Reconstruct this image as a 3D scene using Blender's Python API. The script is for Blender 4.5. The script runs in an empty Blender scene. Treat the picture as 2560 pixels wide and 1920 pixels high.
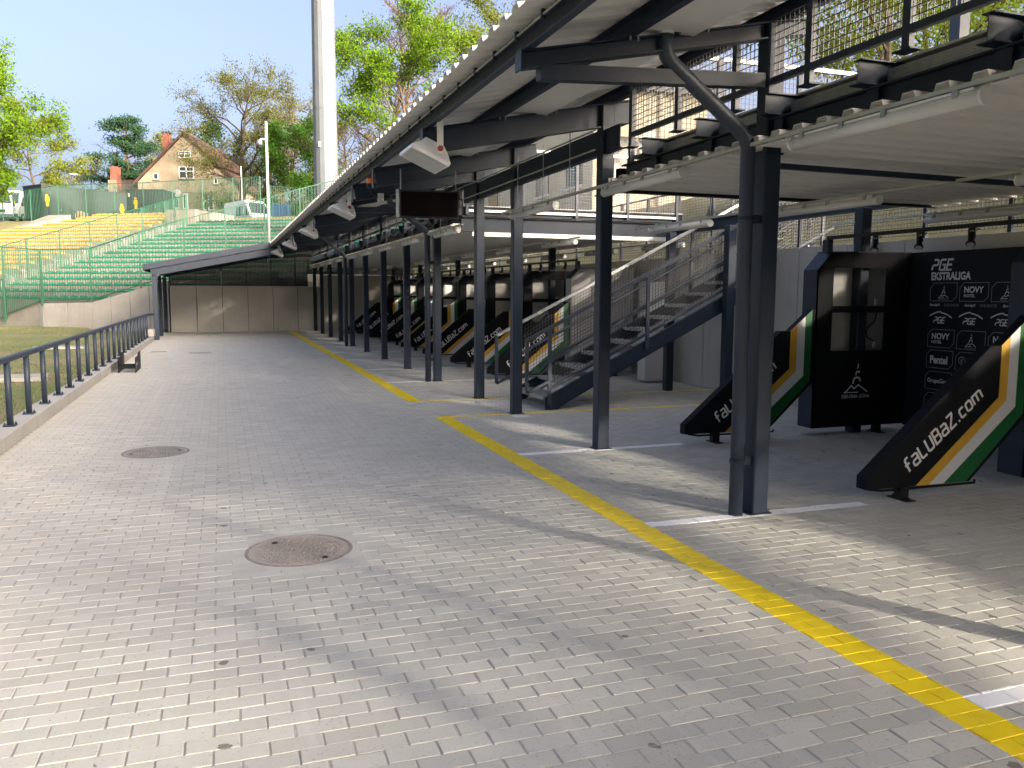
import bpy, bmesh, math, random
import numpy as np
from mathutils import Vector, Matrix

random.seed(7)
scene = bpy.context.scene
col = scene.collection
PI = math.pi

# ------------------------------------------------------------------ camera
cam_d = bpy.data.cameras.new('camera')
cam = bpy.data.objects.new('camera', cam_d)
col.objects.link(cam)
cam_d.sensor_width = 36.0
cam_d.lens = 28.974
cam_d.clip_start = 0.05
cam_d.clip_end = 3000
CR = Vector((0.94323189, -0.33210999, 0.0040691))
CU = Vector((0.03289372, 0.10559917, 0.99386459))
CF = Vector((0.33050205, 0.93731093, -0.11052884))
cam.matrix_world = Matrix(((CR.x, CU.x, -CF.x, 0), (CR.y, CU.y, -CF.y, 0), (CR.z, CU.z, -CF.z, 1.7), (0, 0, 0, 1)))
scene.camera = cam

# ------------------------------------------------------------------ sky, sun, exposure
SUN_AZ, SUN_EL = math.radians(149.0), math.radians(16.6)
world = bpy.data.worlds.new('World')
scene.world = world
world.use_nodes = True
wn = world.node_tree
for n in list(wn.nodes):
    wn.nodes.remove(n)
wo = wn.nodes.new('ShaderNodeOutputWorld')
wb = wn.nodes.new('ShaderNodeBackground')
sky = wn.nodes.new('ShaderNodeTexSky')
sky.sky_type = 'NISHITA'
sky.sun_disc = False
sky.sun_elevation = SUN_EL
sky.sun_rotation = SUN_AZ
sky.altitude = 100
sky.air_density = 0.38
sky.dust_density = 10.0
sky.ozone_density = 0.1
wb.inputs['Strength'].default_value = 0.15
wn.links.new(sky.outputs[0], wb.inputs[0])
wn.links.new(wb.outputs[0], wo.inputs[0])

sun_d = bpy.data.lights.new('sun', 'SUN')
sun_d.energy = 2.0
sun_d.angle = math.radians(1.4)
sun_d.color = (0.95, 0.83, 0.67)
sun = bpy.data.objects.new('sun', sun_d)
col.objects.link(sun)
to_sun = Vector((math.sin(SUN_AZ) * math.cos(SUN_EL), math.cos(SUN_AZ) * math.cos(SUN_EL), math.sin(SUN_EL)))
sun.rotation_euler = to_sun.to_track_quat('Z', 'Y').to_euler()
sun.location = to_sun * 60

scene.view_settings.view_transform = 'Standard'
scene.view_settings.look = 'None'
scene.view_settings.exposure = 2.3
scene.view_settings.gamma = 1.0
scene.view_settings.use_curve_mapping = False
scene.render.engine = 'CYCLES'
scene.render.resolution_x = 1024
scene.render.resolution_y = 768
scene.cycles.max_bounces = 7
scene.cycles.diffuse_bounces = 6
scene.cycles.glossy_bounces = 3
scene.cycles.transparent_max_bounces = 12

# ------------------------------------------------------------------ object helpers
def link(o, parent=None):
    col.objects.link(o)
    if parent is not None:
        o.parent = parent
    return o

def tag(o, label=None, cat=None, group=None, kind=None):
    if label: o['label'] = label
    if cat: o['category'] = cat
    if group: o['group'] = group
    if kind: o['kind'] = kind
    return o

def thing(name, label, cat, loc=(0, 0, 0), rotz=0.0, group=None):
    o = bpy.data.objects.new(name, None)
    o.empty_display_size = 0.2
    o.location = loc
    o.rotation_euler = (0, 0, rotz)
    link(o)
    return tag(o, label, cat, group)

def copy_tree(o, parent=None):
    c = o.copy()
    link(c, parent)
    for ch in list(o.children):
        copy_tree(ch, c)
    return c

class MB:
    """collects faces, builds one mesh object"""
    def __init__(s):
        s.v = []; s.f = []
    def add(s, verts, faces):
        n = len(s.v)
        s.v += [tuple(p) for p in verts]
        s.f += [tuple(i + n for i in f) for f in faces]
        return s
    def box(s, x0, x1, y0, y1, z0, z1):
        return s.add([(x0, y0, z0), (x1, y0, z0), (x1, y1, z0), (x0, y1, z0), (x0, y0, z1), (x1, y0, z1), (x1, y1, z1), (x0, y1, z1)],
                     [(3, 2, 1, 0), (4, 5, 6, 7), (0, 1, 5, 4), (1, 2, 6, 5), (2, 3, 7, 6), (3, 0, 4, 7)])
    def cbox(s, c, d):
        return s.box(c[0]-d[0]/2, c[0]+d[0]/2, c[1]-d[1]/2, c[1]+d[1]/2, c[2]-d[2]/2, c[2]+d[2]/2)
    def prof(s, pts, p0, p1, up=(0, 0, 1)):
        """extrude a 2D profile (side, up) from p0 to p1"""
        p0 = Vector(p0); p1 = Vector(p1); d = (p1 - p0).normalized(); up = Vector(up)
        side = d.cross(up)
        if side.length < 1e-6: side = d.cross(Vector((1, 0, 0)))
        side.normalize(); u2 = side.cross(d)
        n = len(pts)
        a = [p0 + side * x + u2 * y for x, y in pts]
        b = [p1 + side * x + u2 * y for x, y in pts]
        f = [(i, (i + 1) % n, n + (i + 1) % n, n + i) for i in range(n)]
        area = sum(pts[i][0]*pts[(i+1) % n][1]-pts[(i+1) % n][0]*pts[i][1] for i in range(n))
        f2 = f + [tuple(range(n-1, -1, -1)), tuple(range(n, 2*n))]
        if area > 0:
            f2 = [tuple(reversed(q)) for q in f2]
            f2 = [tuple(reversed(q)) for q in f2]
        return s.add(a + b, f2)
    def beam(s, p0, p1, w, h, up=(0, 0, 1)):
        return s.prof([(-w/2, -h/2), (w/2, -h/2), (w/2, h/2), (-w/2, h/2)], p0, p1, up)
    def ibeam(s, p0, p1, w, h, t=0.012, tw=0.008, up=(0, 0, 1)):
        a, b, q = w/2, h/2, tw/2
        return s.prof([(-a, -b), (a, -b), (a, -b+t), (q, -b+t), (q, b-t), (a, b-t), (a, b), (-a, b), (-a, b-t), (-q, b-t), (-q, -b+t), (-a, -b+t)], p0, p1, up)
    def cchan(s, p0, p1, w, h, t=0.006, flip=1, up=(0, 0, 1)):
        a, b = w/2*flip, h/2
        t2 = t*flip
        pts = [(-a, -b), (a, -b), (a, -b+t), (-a+t2, -b+t), (-a+t2, b-t), (a, b-t), (a, b), (-a, b)]
        return s.prof(pts if flip > 0 else pts[::-1], p0, p1, up)
    def tube(s, p0, p1, r, n=8, r1=None):
        r1 = r if r1 is None else r1
        p0 = Vector(p0); p1 = Vector(p1); d = (p1-p0)
        if d.length < 1e-7: return s
        d.normalize()
        a = d.orthogonal().normalized(); b = d.cross(a)
        va = []
        for P, R in ((p0, r), (p1, r1)):
            for i in range(n):
                t = 2*PI*i/n
                va.append(P + a*math.cos(t)*R + b*math.sin(t)*R)
        f = [(i, (i+1) % n, n+(i+1) % n, n+i) for i in range(n)] + [tuple(range(n-1, -1, -1)), tuple(range(n, 2*n))]
        return s.add(va, f)
    def path(s, pts, r, n=8):
        """tube along a polyline with shared rings"""
        pts = [Vector(p) for p in pts]
        va = []; fa = []
        prev = None
        for i, P in enumerate(pts):
            d = (pts[min(i+1, len(pts)-1)] - pts[max(i-1, 0)]).normalized()
            a = d.orthogonal().normalized() if prev is None else (prev - d*prev.dot(d)).normalized()
            prev = a
            b = d.cross(a)
            R = r[i] if isinstance(r, (list, tuple)) else r
            for k in range(n):
                t = 2*PI*k/n
                va.append(P + a*math.cos(t)*R + b*math.sin(t)*R)
        for i in range(len(pts)-1):
            for k in range(n):
                fa.append((i*n+k, i*n+(k+1) % n, (i+1)*n+(k+1) % n, (i+1)*n+k))
        fa.append(tuple(range(n-1, -1, -1)))
        m = (len(pts)-1)*n
        fa.append(tuple(range(m, m+n)))
        return s.add(va, fa)
    def lathe(s, prof, c, n=16, axis='z'):
        va = []; fa = []
        m = len(prof)
        for i in range(n):
            t = 2*PI*i/n
            for r, z in prof:
                if axis == 'z': va.append((c[0]+r*math.cos(t), c[1]+r*math.sin(t), c[2]+z))
                elif axis == 'y': va.append((c[0]+r*math.cos(t), c[1]+z, c[2]-r*math.sin(t)))
                else: va.append((c[0]+z, c[1]+r*math.cos(t), c[2]+r*math.sin(t)))
        for i in range(n):
            for k in range(m-1):
                a = i*m+k; b = ((i+1) % n)*m+k
                fa.append((a, b, b+1, a+1))
        return s.add(va, fa)
    def poly(s, pts, off):
        """prism: polygon (3D points) extruded by vector off"""
        n = len(pts); off = Vector(off)
        a = [Vector(p) for p in pts]; b = [p + off for p in a]
        return s.add(a + b, [tuple(range(n-1, -1, -1)), tuple(range(n, 2*n))] + [(i, (i+1) % n, n+(i+1) % n, n+i) for i in range(n)])
    def mesh(s, name):
        me = bpy.data.meshes.new(name)
        me.from_pydata(s.v, [], s.f)
        me.update()
        return me
    def build(s, name, mat, parent=None, smooth=False, bevel=0, fix=True, label=None):
        me = s.mesh(name)
        if fix:
            bm = bmesh.new(); bm.from_mesh(me)
            bmesh.ops.recalc_face_normals(bm, faces=bm.faces)
            bm.to_mesh(me); bm.free()
        if mat: me.materials.append(mat)
        if smooth:
            for p in me.polygons: p.use_smooth = True
        o = bpy.data.objects.new(name, me)
        link(o, parent)
        if bevel:
            b = o.modifiers.new('bevel', 'BEVEL')
            b.width = bevel; b.segments = 1; b.limit_method = 'ANGLE'; b.angle_limit = math.radians(50)
        if label: o['label'] = label
        return o

def inst(me, name, parent=None, loc=(0, 0, 0), rot=(0, 0, 0)):
    o = bpy.data.objects.new(name, me)
    o.location = loc; o.rotation_euler = rot
    return link(o, parent)

ORD = ['nearest', 'second nearest', 'third nearest', 'fourth nearest', 'fifth nearest', 'sixth nearest', 'seventh nearest', 'eighth nearest',
       'ninth nearest', 'tenth nearest', 'eleventh nearest', 'twelfth nearest', 'thirteenth nearest', 'fourteenth nearest', 'fifteenth nearest']
ROW = ['first', 'second', 'third', 'fourth', 'fifth', 'sixth', 'seventh', 'eighth', 'ninth', 'tenth', 'eleventh', 'twelfth', 'thirteenth', 'fourteenth', 'fifteenth',
       'sixteenth', 'seventeenth', 'eighteenth', 'nineteenth', 'twentieth']

# ------------------------------------------------------------------ materials
def nd(t, typ, **kw):
    n = t.nodes.new(typ)
    for k, v in kw.items():
        if k.startswith('i_'):
            key = k[2:]
            n.inputs[int(key) if key.isdigit() else key].default_value = v
        else: setattr(n, k, v)
    return n

def M(t, op, a, b=None, c=None, clamp=False):
    n = t.nodes.new('ShaderNodeMath'); n.operation = op; n.use_clamp = clamp
    for i, x in enumerate((a, b, c)):
        if x is None: continue
        if isinstance(x, (int, float)): n.inputs[i].default_value = x
        else: t.links.new(x, n.inputs[i])
    return n.outputs[0]

def mixc(t, fac, a, b, mode='MIX'):
    n = t.nodes.new('ShaderNodeMix'); n.data_type = 'RGBA'; n.blend_type = mode
    for sock, x in ((n.inputs[0], fac), (n.inputs[6], a), (n.inputs[7], b)):
        if isinstance(x, (int, float)): sock.default_value = x
        elif isinstance(x, tuple): sock.default_value = x if len(x) == 4 else x + (1,)
        else: t.links.new(x, sock)
    return n.outputs[2]

def ramp(t, x, lo, hi):
    n = t.nodes.new('ShaderNodeMapRange'); n.clamp = True
    t.links.new(x, n.inputs[0]); n.inputs[1].default_value = lo; n.inputs[2].default_value = hi
    return n.outputs[0]

def noise(t, vec, scale, detail=3, rough=0.55):
    n = t.nodes.new('ShaderNodeTexNoise'); n.inputs['Scale'].default_value = scale
    n.inputs['Detail'].default_value = detail; n.inputs['Roughness'].default_value = rough
    t.links.new(vec, n.inputs['Vector'])
    return n.outputs[0]

def newmat(name):
    m = bpy.data.materials.new(name); m.use_nodes = True
    t = m.node_tree
    b = t.nodes['Principled BSDF']
    pos = t.nodes.new('ShaderNodeNewGeometry').outputs['Position']
    return m, t, b, pos

def bump(t, b, h, strength=0.3, dist=0.01):
    n = t.nodes.new('ShaderNodeBump'); n.inputs['Strength'].default_value = strength; n.inputs['Distance'].default_value = dist
    t.links.new(h, n.inputs['Height']); t.links.new(n.outputs[0], b.inputs['Normal'])

def mat(name, c, rough=0.5, metal=0.0, c2=None, scale=3.0, amt=0.5, fine=0.0, fscale=60, bmp=0.0, bdist=0.005, spec=None, coat=0.0):
    m, t, b, pos = newmat(name)
    c2 = c2 or tuple(x*0.75 for x in c)
    f = ramp(t, noise(t, pos, scale, 4, 0.6), 0.5-0.25/max(amt, .01)*0.5, 0.5+0.25/max(amt, .01)*0.5)
    cc = mixc(t, f, c, c2)
    if fine:
        fn = ramp(t, noise(t, pos, fscale, 2), 0.35, 0.65)
        cc = mixc(t, M(t, 'MULTIPLY', fn, fine), cc, (0.02, 0.02, 0.02), 'MIX')
    t.links.new(cc, b.inputs['Base Color'])
    b.inputs['Metallic'].default_value = metal
    r = M(t, 'ADD', rough-0.06, M(t, 'MULTIPLY', noise(t, pos, scale*4, 3), 0.12))
    t.links.new(r, b.inputs['Roughness'])
    if spec is not None: b.inputs['Specular IOR Level'].default_value = spec
    if coat: b.inputs['Coat Weight'].default_value = coat
    if bmp: bump(t, b, noise(t, pos, fscale, 3), bmp, bdist)
    return m

STEEL = mat('anthracite_steel', (0.015, 0.026, 0.047), 0.48, 0.0, (0.012, 0.022, 0.040), 2.0, 0.7, spec=0.28)
STEEL_L = mat('grey_steel', (0.031, 0.044, 0.068), 0.46, 0.0, (0.026, 0.037, 0.058), 2.0, 0.7, spec=0.4)
BLACK = mat('black_board', (0.005, 0.006, 0.009), 0.65, 0.0, (0.007, 0.008, 0.011), 3, 0.5, spec=0.12)
NAVY = mat('navy_print', (0.009, 0.011, 0.016), 0.65, 0.0, (0.011, 0.013, 0.018), 3, 0.5, spec=0.2)
BLKMETAL = mat('black_metal', (0.010, 0.011, 0.013), 0.5, spec=0.25)
GALV = mat('galvanised', (0.42, 0.44, 0.45), 0.42, 0.75, (0.30, 0.33, 0.35), 14, 0.8)
GALVM = mat('galvanised_dull', (0.36, 0.38, 0.37), 0.55, 0.35, (0.26, 0.29, 0.29), 9, 0.8)
WHITE_SHEET = mat('white_sheet', (0.74, 0.735, 0.70), 0.42, 0.0, (0.69, 0.685, 0.65), 1.2, 0.5)
WHITE_P = mat('white_plastic', (0.72, 0.72, 0.70), 0.4, 0.0, (0.66, 0.66, 0.63), 5, 0.5)
WHITE = mat('white_paint', (0.75, 0.76, 0.77), 0.4)
PRINTW = mat('print_white', (0.74, 0.74, 0.76), 0.5)
PRINTG = mat('print_grey', (0.34, 0.35, 0.37), 0.5)
STR_Y = mat('stripe_yellow', (0.56, 0.34, 0.035), 0.45, 0, (0.54, 0.32, 0.03))
STR_W = mat('stripe_white', (0.60, 0.62, 0.66), 0.45, 0, (0.58, 0.60, 0.64))
STR_G = mat('stripe_green', (0.004, 0.105, 0.028), 0.45, 0, (0.004, 0.095, 0.025))
GREYPANEL = mat('grey_panel', (0.27, 0.27, 0.28), 0.5, 0.0, (0.22, 0.22, 0.23), 2, 0.6)
LIGHTPANEL = mat('light_panel', (0.52, 0.53, 0.53), 0.5, 0.0, (0.45, 0.46, 0.46), 3, 0.5)
ORANGE = mat('amber_dome', (0.75, 0.16, 0.02), 0.2, coat=0.5)
RED = mat('red_knob', (0.35, 0.05, 0.04), 0.5)
FGREEN = mat('fence_green', (0.014, 0.095, 0.052), 0.45, 0, (0.012, 0.078, 0.043), 3, 0.6)
SEATG = mat('seat_green', (0.012, 0.15, 0.085), 0.5, 0, (0.02, 0.18, 0.105), 1.5, 0.7)
SEATY = mat('seat_yellow', (0.58, 0.27, 0.03), 0.5, 0, (0.62, 0.33, 0.06), 1.5, 0.7)
YEL = mat('sign_yellow', (0.75, 0.58, 0.02), 0.5)
KIOSK = mat('kiosk_metal', (0.020, 0.028, 0.031), 0.55, 0, (0.017, 0.024, 0.027), 1, 0.5)
RUBBER = mat('rubber', (0.012, 0.012, 0.012), 0.8)
BARK = mat('bark', (0.085, 0.062, 0.045), 0.9, 0, (0.05, 0.038, 0.03), 5, 0.9, bmp=0.5, fscale=12, bdist=0.03)
BARKB = mat('bark_brown', (0.13, 0.085, 0.06), 0.9, 0, (0.08, 0.055, 0.042), 5, 0.9, bmp=0.5, fscale=12, bdist=0.03)
BARKP = mat('bark_pine', (0.22, 0.10, 0.055), 0.9, 0, (0.13, 0.07, 0.045), 2, 0.9)

def concrete(name, c, c2, stains=0.5):
    m, t, b, pos = newmat(name)
    f = ramp(t, noise(t, pos, 0.9, 5, 0.65), 0.35, 0.68)
    cc = mixc(t, f, c, c2)
    # rain streaks: noise stretched vertically
    mp = nd(t, 'ShaderNodeMapping'); mp.inputs['Scale'].default_value = (5, 5, 0.35); t.links.new(pos, mp.inputs[0])
    st = ramp(t, noise(t, mp.outputs[0], 1.0, 4, 0.6), 0.52, 0.72)
    cc = mixc(t, M(t, 'MULTIPLY', st, stains*0.45), cc, tuple(x*0.55 for x in c))
    fn = ramp(t, noise(t, pos, 45, 3), 0.58, 0.7)
    cc = mixc(t, M(t, 'MULTIPLY', fn, 0.35), cc, tuple(x*0.6 for x in c))
    t.links.new(cc, b.inputs['Base Color'])
    b.inputs['Roughness'].default_value = 0.85
    bump(t, b, noise(t, pos, 35, 4), 0.25, 0.004)
    return m
CONC = concrete('concrete_panel', (0.50, 0.485, 0.44), (0.41, 0.40, 0.365))
CONC_L = concrete('concrete_light', (0.36, 0.345, 0.31), (0.28, 0.27, 0.245), 0.4)
CONC_S = concrete('concrete_steps', (0.25, 0.235, 0.205), (0.17, 0.16, 0.14), 0.6)
KERBM = concrete('kerb_concrete', (0.40, 0.39, 0.365), (0.33, 0.32, 0.295), 0.3)

def glass(name, c=(0.03, 0.04, 0.05), rough=0.06):
    m, t, b, pos = newmat(name)
    b.inputs['Base Color'].default_value = c + (1,)
    b.inputs['Roughness'].default_value = rough
    b.inputs['Specular IOR Level'].default_value = 0.8
    return m
GLASS = glass('window_glass')
FROST = mat('frosted_tube', (0.66, 0.66, 0.64), 0.3, 0, (0.62, 0.62, 0.60), 4, 0.4, coat=0.3)
SCREEN = mat('dark_screen', (0.003, 0.0015, 0.002), 0.3, spec=0.03)

# perforated black sheet: real see-through dots
m, t, b, pos = newmat('perforated_sheet')
b.inputs['Base Color'].default_value = (0.012, 0.012, 0.013, 1); b.inputs['Roughness'].default_value = 0.5
sx = nd(t, 'ShaderNodeSeparateXYZ'); t.links.new(pos, sx.inputs[0])
hx = M(t, 'ADD', sx.outputs[0], sx.outputs[1])
PIT = 0.055
fx = M(t, 'SUBTRACT', M(t, 'FRACT', M(t, 'DIVIDE', hx, PIT)), 0.5)
fz = M(t, 'SUBTRACT', M(t, 'FRACT', M(t, 'DIVIDE', sx.outputs[2], PIT)), 0.5)
d2 = M(t, 'ADD', M(t, 'MULTIPLY', fx, fx), M(t, 'MULTIPLY', fz, fz))
hole = M(t, 'LESS_THAN', d2, 0.026)
tr = nd(t, 'ShaderNodeBsdfTransparent'); mx = nd(t, 'ShaderNodeMixShader')
t.links.new(hole, mx.inputs[0]); t.links.new(b.outputs[0], mx.inputs[1]); t.links.new(tr.outputs[0], mx.inputs[2])
t.links.new(mx.outputs[0], t.nodes['Material Output'].inputs[0])
PERF = m

# ------------------------------------------------------------------ paving
BX, BY, X0 = 0.2, 0.1, 2.72
COLY = [-5.0, -2.0, -0.25, 2.49, 5.24, 8.03, 10.79, 12.55, 15.27, 17.97, 20.71, 23.43, 26.1, 28.75, 31.55, 34.2, 36.86]

def paint_masks(t, pos):
    sx = nd(t, 'ShaderNodeSeparateXYZ'); t.links.new(pos, sx.inputs[0])
    wob = M(t, 'MULTIPLY', M(t, 'SUBTRACT', noise(t, pos, 30, 3), 0.5), 0.022)
    x = M(t, 'ADD', sx.outputs[0], wob); y = M(t, 'ADD', sx.outputs[1], wob)
    def rng(v, a, b): return M(t, 'MULTIPLY', M(t, 'GREATER_THAN', v, a), M(t, 'LESS_THAN', v, b))
    lx = rng(x, 2.713, 2.927)
    seg = M(t, 'ADD', rng(y, -8, 10.902), rng(y, 12.50, 36.86), clamp=True)
    yel = M(t, 'MULTIPLY', lx, seg)
    cross = M(t, 'MULTIPLY', rng(x, 2.72, 8.3), M(t, 'ADD', rng(y, 10.798, 10.902), rng(y, 12.498, 12.602), clamp=True))
    yel = M(t, 'MAXIMUM', yel, cross)
    whites = None
    wx = rng(x, 2.92, 4.90)
    for cy in [2.4, 5.2, 8.0, 15.3, 18.0, 20.7, 23.4, 26.1, 28.8, 31.6, 34.2]:
        r = rng(y, cy-0.008, cy+0.112)
        whites = r if whites is None else M(t, 'ADD', whites, r)
    whi = M(t, 'MULTIPLY', wx, whites)
    patch = M(t, 'MULTIPLY', rng(x, 3.76, 4.0), rng(y, 10.5, 10.7))
    whi = M(t, 'MAXIMUM', whi, M(t, 'MULTIPLY', patch, 0.55))
    return yel, whi, sx

def paver_mat(joint=False):
    m, t, b, pos = newmat('joint_sand' if joint else 'paver_concrete')
    yel, whi, sx = paint_masks(t, pos)
    x, y = sx.outputs[0], sx.outputs[1]
    row = M(t, 'FLOOR', M(t, 'DIVIDE', y, BY))
    half = M(t, 'MULTIPLY', M(t, 'MODULO', M(t, 'ABSOLUTE', row), 2.0), 0.5)
    cidx = M(t, 'FLOOR', M(t, 'ADD', M(t, 'DIVIDE', M(t, 'SUBTRACT', x, X0), BX), half))
    cv = nd(t, 'ShaderNodeCombineXYZ'); t.links.new(cidx, cv.inputs[0]); t.links.new(row, cv.inputs[1])
    wn_ = nd(t, 'ShaderNodeTexWhiteNoise'); wn_.noise_dimensions = '3D'; t.links.new(cv.outputs[0], wn_.inputs[0])
    rnd = wn_.outputs[0]
    big = ramp(t, noise(t, pos, 0.55, 4, 0.6), 0.35, 0.68)
    mid = ramp(t, noise(t, pos, 3.5, 4, 0.6), 0.35, 0.7)
    if joint:
        cc = mixc(t, mid, (0.34, 0.315, 0.28), (0.25, 0.232, 0.208))
        fn = ramp(t, noise(t, pos, 130, 2), 0.4, 0.62)
        cc = mixc(t, M(t, 'MULTIPLY', fn, 0.5), cc, (0.38, 0.355, 0.315))
    else:
        cc = mixc(t, rnd, (0.368, 0.370, 0.342), (0.466, 0.466, 0.430))
        cc = mixc(t, M(t, 'MULTIPLY', big, 0.5), cc, (0.48, 0.468, 0.42))
        cc = mixc(t, M(t, 'MULTIPLY', mid, 0.22), cc, (0.33, 0.318, 0.30))
        # dust blown towards the kerb on the left
        kd = M(t, 'MULTIPLY', ramp(t, x, 0.4, -2.1), ramp(t, noise(t, pos, 1.3, 4, 0.65), 0.35, 0.65))
        cc = mixc(t, M(t, 'MULTIPLY', kd, 0.6), cc, (0.47, 0.425, 0.36))
        # tyre scuffs along the lane
        mp = nd(t, 'ShaderNodeMapping'); mp.inputs['Scale'].default_value = (4.2, 0.22, 1); t.links.new(pos, mp.inputs[0])
        sc = ramp(t, noise(t, mp.outputs[0], 1.0, 4, 0.6), 0.57, 0.72)
        cc = mixc(t, M(t, 'MULTIPLY', sc, 0.5), cc, (0.53, 0.515, 0.50))
        # rust tinted smudges
        rs = ramp(t, noise(t, pos, 1.9, 5, 0.7), 0.66, 0.76)
        cc = mixc(t, M(t, 'MULTIPLY', rs, 0.35), cc, (0.30, 0.19, 0.13))
        # pits
        pt = ramp(t, noise(t, pos, 62, 3, 0.7), 0.60, 0.68)
        cc = mixc(t, M(t, 'MULTIPLY', pt, M(t, 'ADD', 0.25, M(t, 'MULTIPLY', mid, 0.6))), cc, (0.13, 0.125, 0.12))
        # worn edges of every brick, slightly paler arrises
        # sparse oil drops
        vo = nd(t, 'ShaderNodeTexVoronoi'); vo.voronoi_dimensions = '2D'; vo.inputs['Scale'].default_value = 2.6; vo.inputs['Randomness'].default_value = 1.0
        wv = nd(t, 'ShaderNodeVectorMath'); wv.operation = 'ADD'
        nz = nd(t, 'ShaderNodeTexNoise'); nz.inputs['Scale'].default_value = 22; t.links.new(pos, nz.inputs['Vector'])
        sc2 = nd(t, 'ShaderNodeVectorMath'); sc2.operation = 'SCALE'; sc2.inputs['Scale'].default_value = 0.05; t.links.new(nz.outputs[1], sc2.inputs[0])
        t.links.new(pos, wv.inputs[0]); t.links.new(sc2.outputs[0], wv.inputs[1]); t.links.new(wv.outputs[0], vo.inputs['Vector'])
        sepc = nd(t, 'ShaderNodeSeparateColor'); t.links.new(vo.outputs['Color'], sepc.inputs[0])
        rad = M(t, 'MULTIPLY', ramp(t, sepc.outputs[0], 0.74, 1.0), 0.065)
        drop = M(t, 'LESS_THAN', vo.outputs['Distance'], rad)
        cc = mixc(t, M(t, 'MULTIPLY', drop, 0.72), cc, (0.075, 0.055, 0.04))
    worn = ramp(t, noise(t, pos, 26, 4, 0.7), 0.30, 0.40)
    worn = M(t, 'ADD', 0.80, M(t, 'MULTIPLY', worn, 0.20))
    yc = mixc(t, ramp(t, noise(t, pos, 6, 3), 0.35, 0.65), (0.84, 0.65, 0.010), (0.75, 0.57, 0.012))
    cc = mixc(t, M(t, 'MULTIPLY', yel, worn), cc, yc if not joint else (0.60, 0.42, 0.02))
    cc = mixc(t, M(t, 'MULTIPLY', whi, worn), cc, (0.80, 0.82, 0.86) if not joint else (0.55, 0.56, 0.58))
    t.links.new(cc, b.inputs['Base Color'])
    rg = M(t, 'SUBTRACT', 0.88, M(t, 'MULTIPLY', M(t, 'MAXIMUM', yel, whi), 0.4))
    t.links.new(rg, b.inputs['Roughness'])
    bump(t, b, noise(t, pos, 110, 4, 0.65), 0.35 if joint else 0.22, 0.004)
    return m
PAVER = paver_mat(False)
JOINT = paver_mat(True)

paving = MB().box(-2.2, 8.28, -12, 36.9, -0.12, -0.0034).build('paving', JOINT)
tag(paving, 'grey paving of running bond concrete bricks under and beside the pit shelter', None, None, 'structure')

# covers that interrupt the bricks (centre x, centre y, radius)
HOLES = [(0.44, 5.47, 0.345), (-0.70, 9.38, 0.335), (-0.575, 24.37, 0.3)]
BW, BD = 0.1915, 0.0955          # real brick face
ch = 0.0022
def brick_verts(w=BW, d=BD):
    a, b_ = w/2, d/2
    lo = [(-a, -b_, -0.012), (a, -b_, -0.012), (a, b_, -0.012), (-a, b_, -0.012)]
    e = [(-a, -b_, -ch), (a, -b_, -ch), (a, b_, -ch), (-a, b_, -ch)]
    tp = [(-a+ch, -b_+ch, 0), (a-ch, -b_+ch, 0), (a-ch, b_-ch, 0), (-a+ch, b_-ch, 0)]
    return lo + e + tp
BF = [(8, 9, 10, 11)] + [(4+i, 4+(i+1) % 4, 8+(i+1) % 4, 8+i) for i in range(4)] + [(i, (i+1) % 4, 4+(i+1) % 4, 4+i) for i in range(4)]
rng = np.random.default_rng(3)
cells = []
for r in range(-20, 369):
    y = (r+0.5)*BY
    off = -0.5*(abs(r) % 2)
    for k in range(-26, 30):
        x = X0 + (k + 0.5 + off)*BX
        if x < -2.2+0.01 or x > 8.28-0.1: continue
        if any(max(0, abs(x-hx)-0.096)**2+max(0, abs(y-hy)-0.048)**2 < (hr+0.004)**2 for hx, hy, hr in HOLES): continue
        if -1.90 < x < -1.45 and 24.85 < y < 25.25: continue
        cells.append((x, y))
cells = np.array(cells)
P3 = np.c_[cells, np.full(len(cells), -1.7)]
qx = P3 @ np.array(CR); qy = P3 @ np.array(CU); qz = P3 @ np.array(CF)
vis = (qz > 0.3) & (np.abs(qx/np.maximum(qz, .1)) < 0.622) & (np.abs(qy/np.maximum(qz, .1)) < 0.47)
order = np.argsort(np.where(vis, qz, 1e6))
near = order[:300]
rest = order[300:]
bme = bpy.data.meshes.new('brick'); bme.from_pydata(brick_verts(), [], BF); bme.materials.append(PAVER); bme.update()
for i in near:
    o = inst(bme, 'brick', paving, (cells[i][0]+random.gauss(0, .0009), cells[i][1]+random.gauss(0, .0008), random.gauss(0, .0009)), (random.gauss(0, .006), random.gauss(0, .004), random.gauss(0, .006)))
bv = np.array(brick_verts()); nb = len(rest)
ang = rng.normal(0, .006, (nb, 1)); tx = rng.normal(0, .006, (nb, 1)); ty = rng.normal(0, .004, (nb, 1)); dz = rng.normal(0, .0009, (nb, 1))
V = np.zeros((nb, 12, 3))
V[:, :, 0] = bv[:, 0]-ang*bv[:, 1]+cells[rest][:, 0:1]+rng.normal(0, .0009, (nb, 1))
V[:, :, 1] = bv[:, 1]+ang*bv[:, 0]+cells[rest][:, 1:2]+rng.normal(0, .0008, (nb, 1))
V[:, :, 2] = bv[:, 2]+tx*bv[:, 1]+ty*bv[:, 0]+dz
F = (np.array(BF)[None]+(np.arange(nb)*12)[:, None, None]).reshape(-1, 4)
me = bpy.data.meshes.new('bricks')
me.vertices.add(nb*12); me.vertices.foreach_set('co', V.reshape(-1))
me.loops.add(len(F)*4); me.loops.foreach_set('vertex_index', F.reshape(-1).astype(np.int32))
me.polygons.add(len(F)); me.polygons.foreach_set('loop_start', (np.arange(len(F))*4).astype(np.int32))
me.polygons.foreach_set('use_smooth', np.zeros(len(F), dtype=bool))
me.update(calc_edges=True); me.validate()
me.materials.append(PAVER)
bo = bpy.data.objects.new('bricks', me); link(bo, paving); bo['kind'] = 'stuff'

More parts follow.
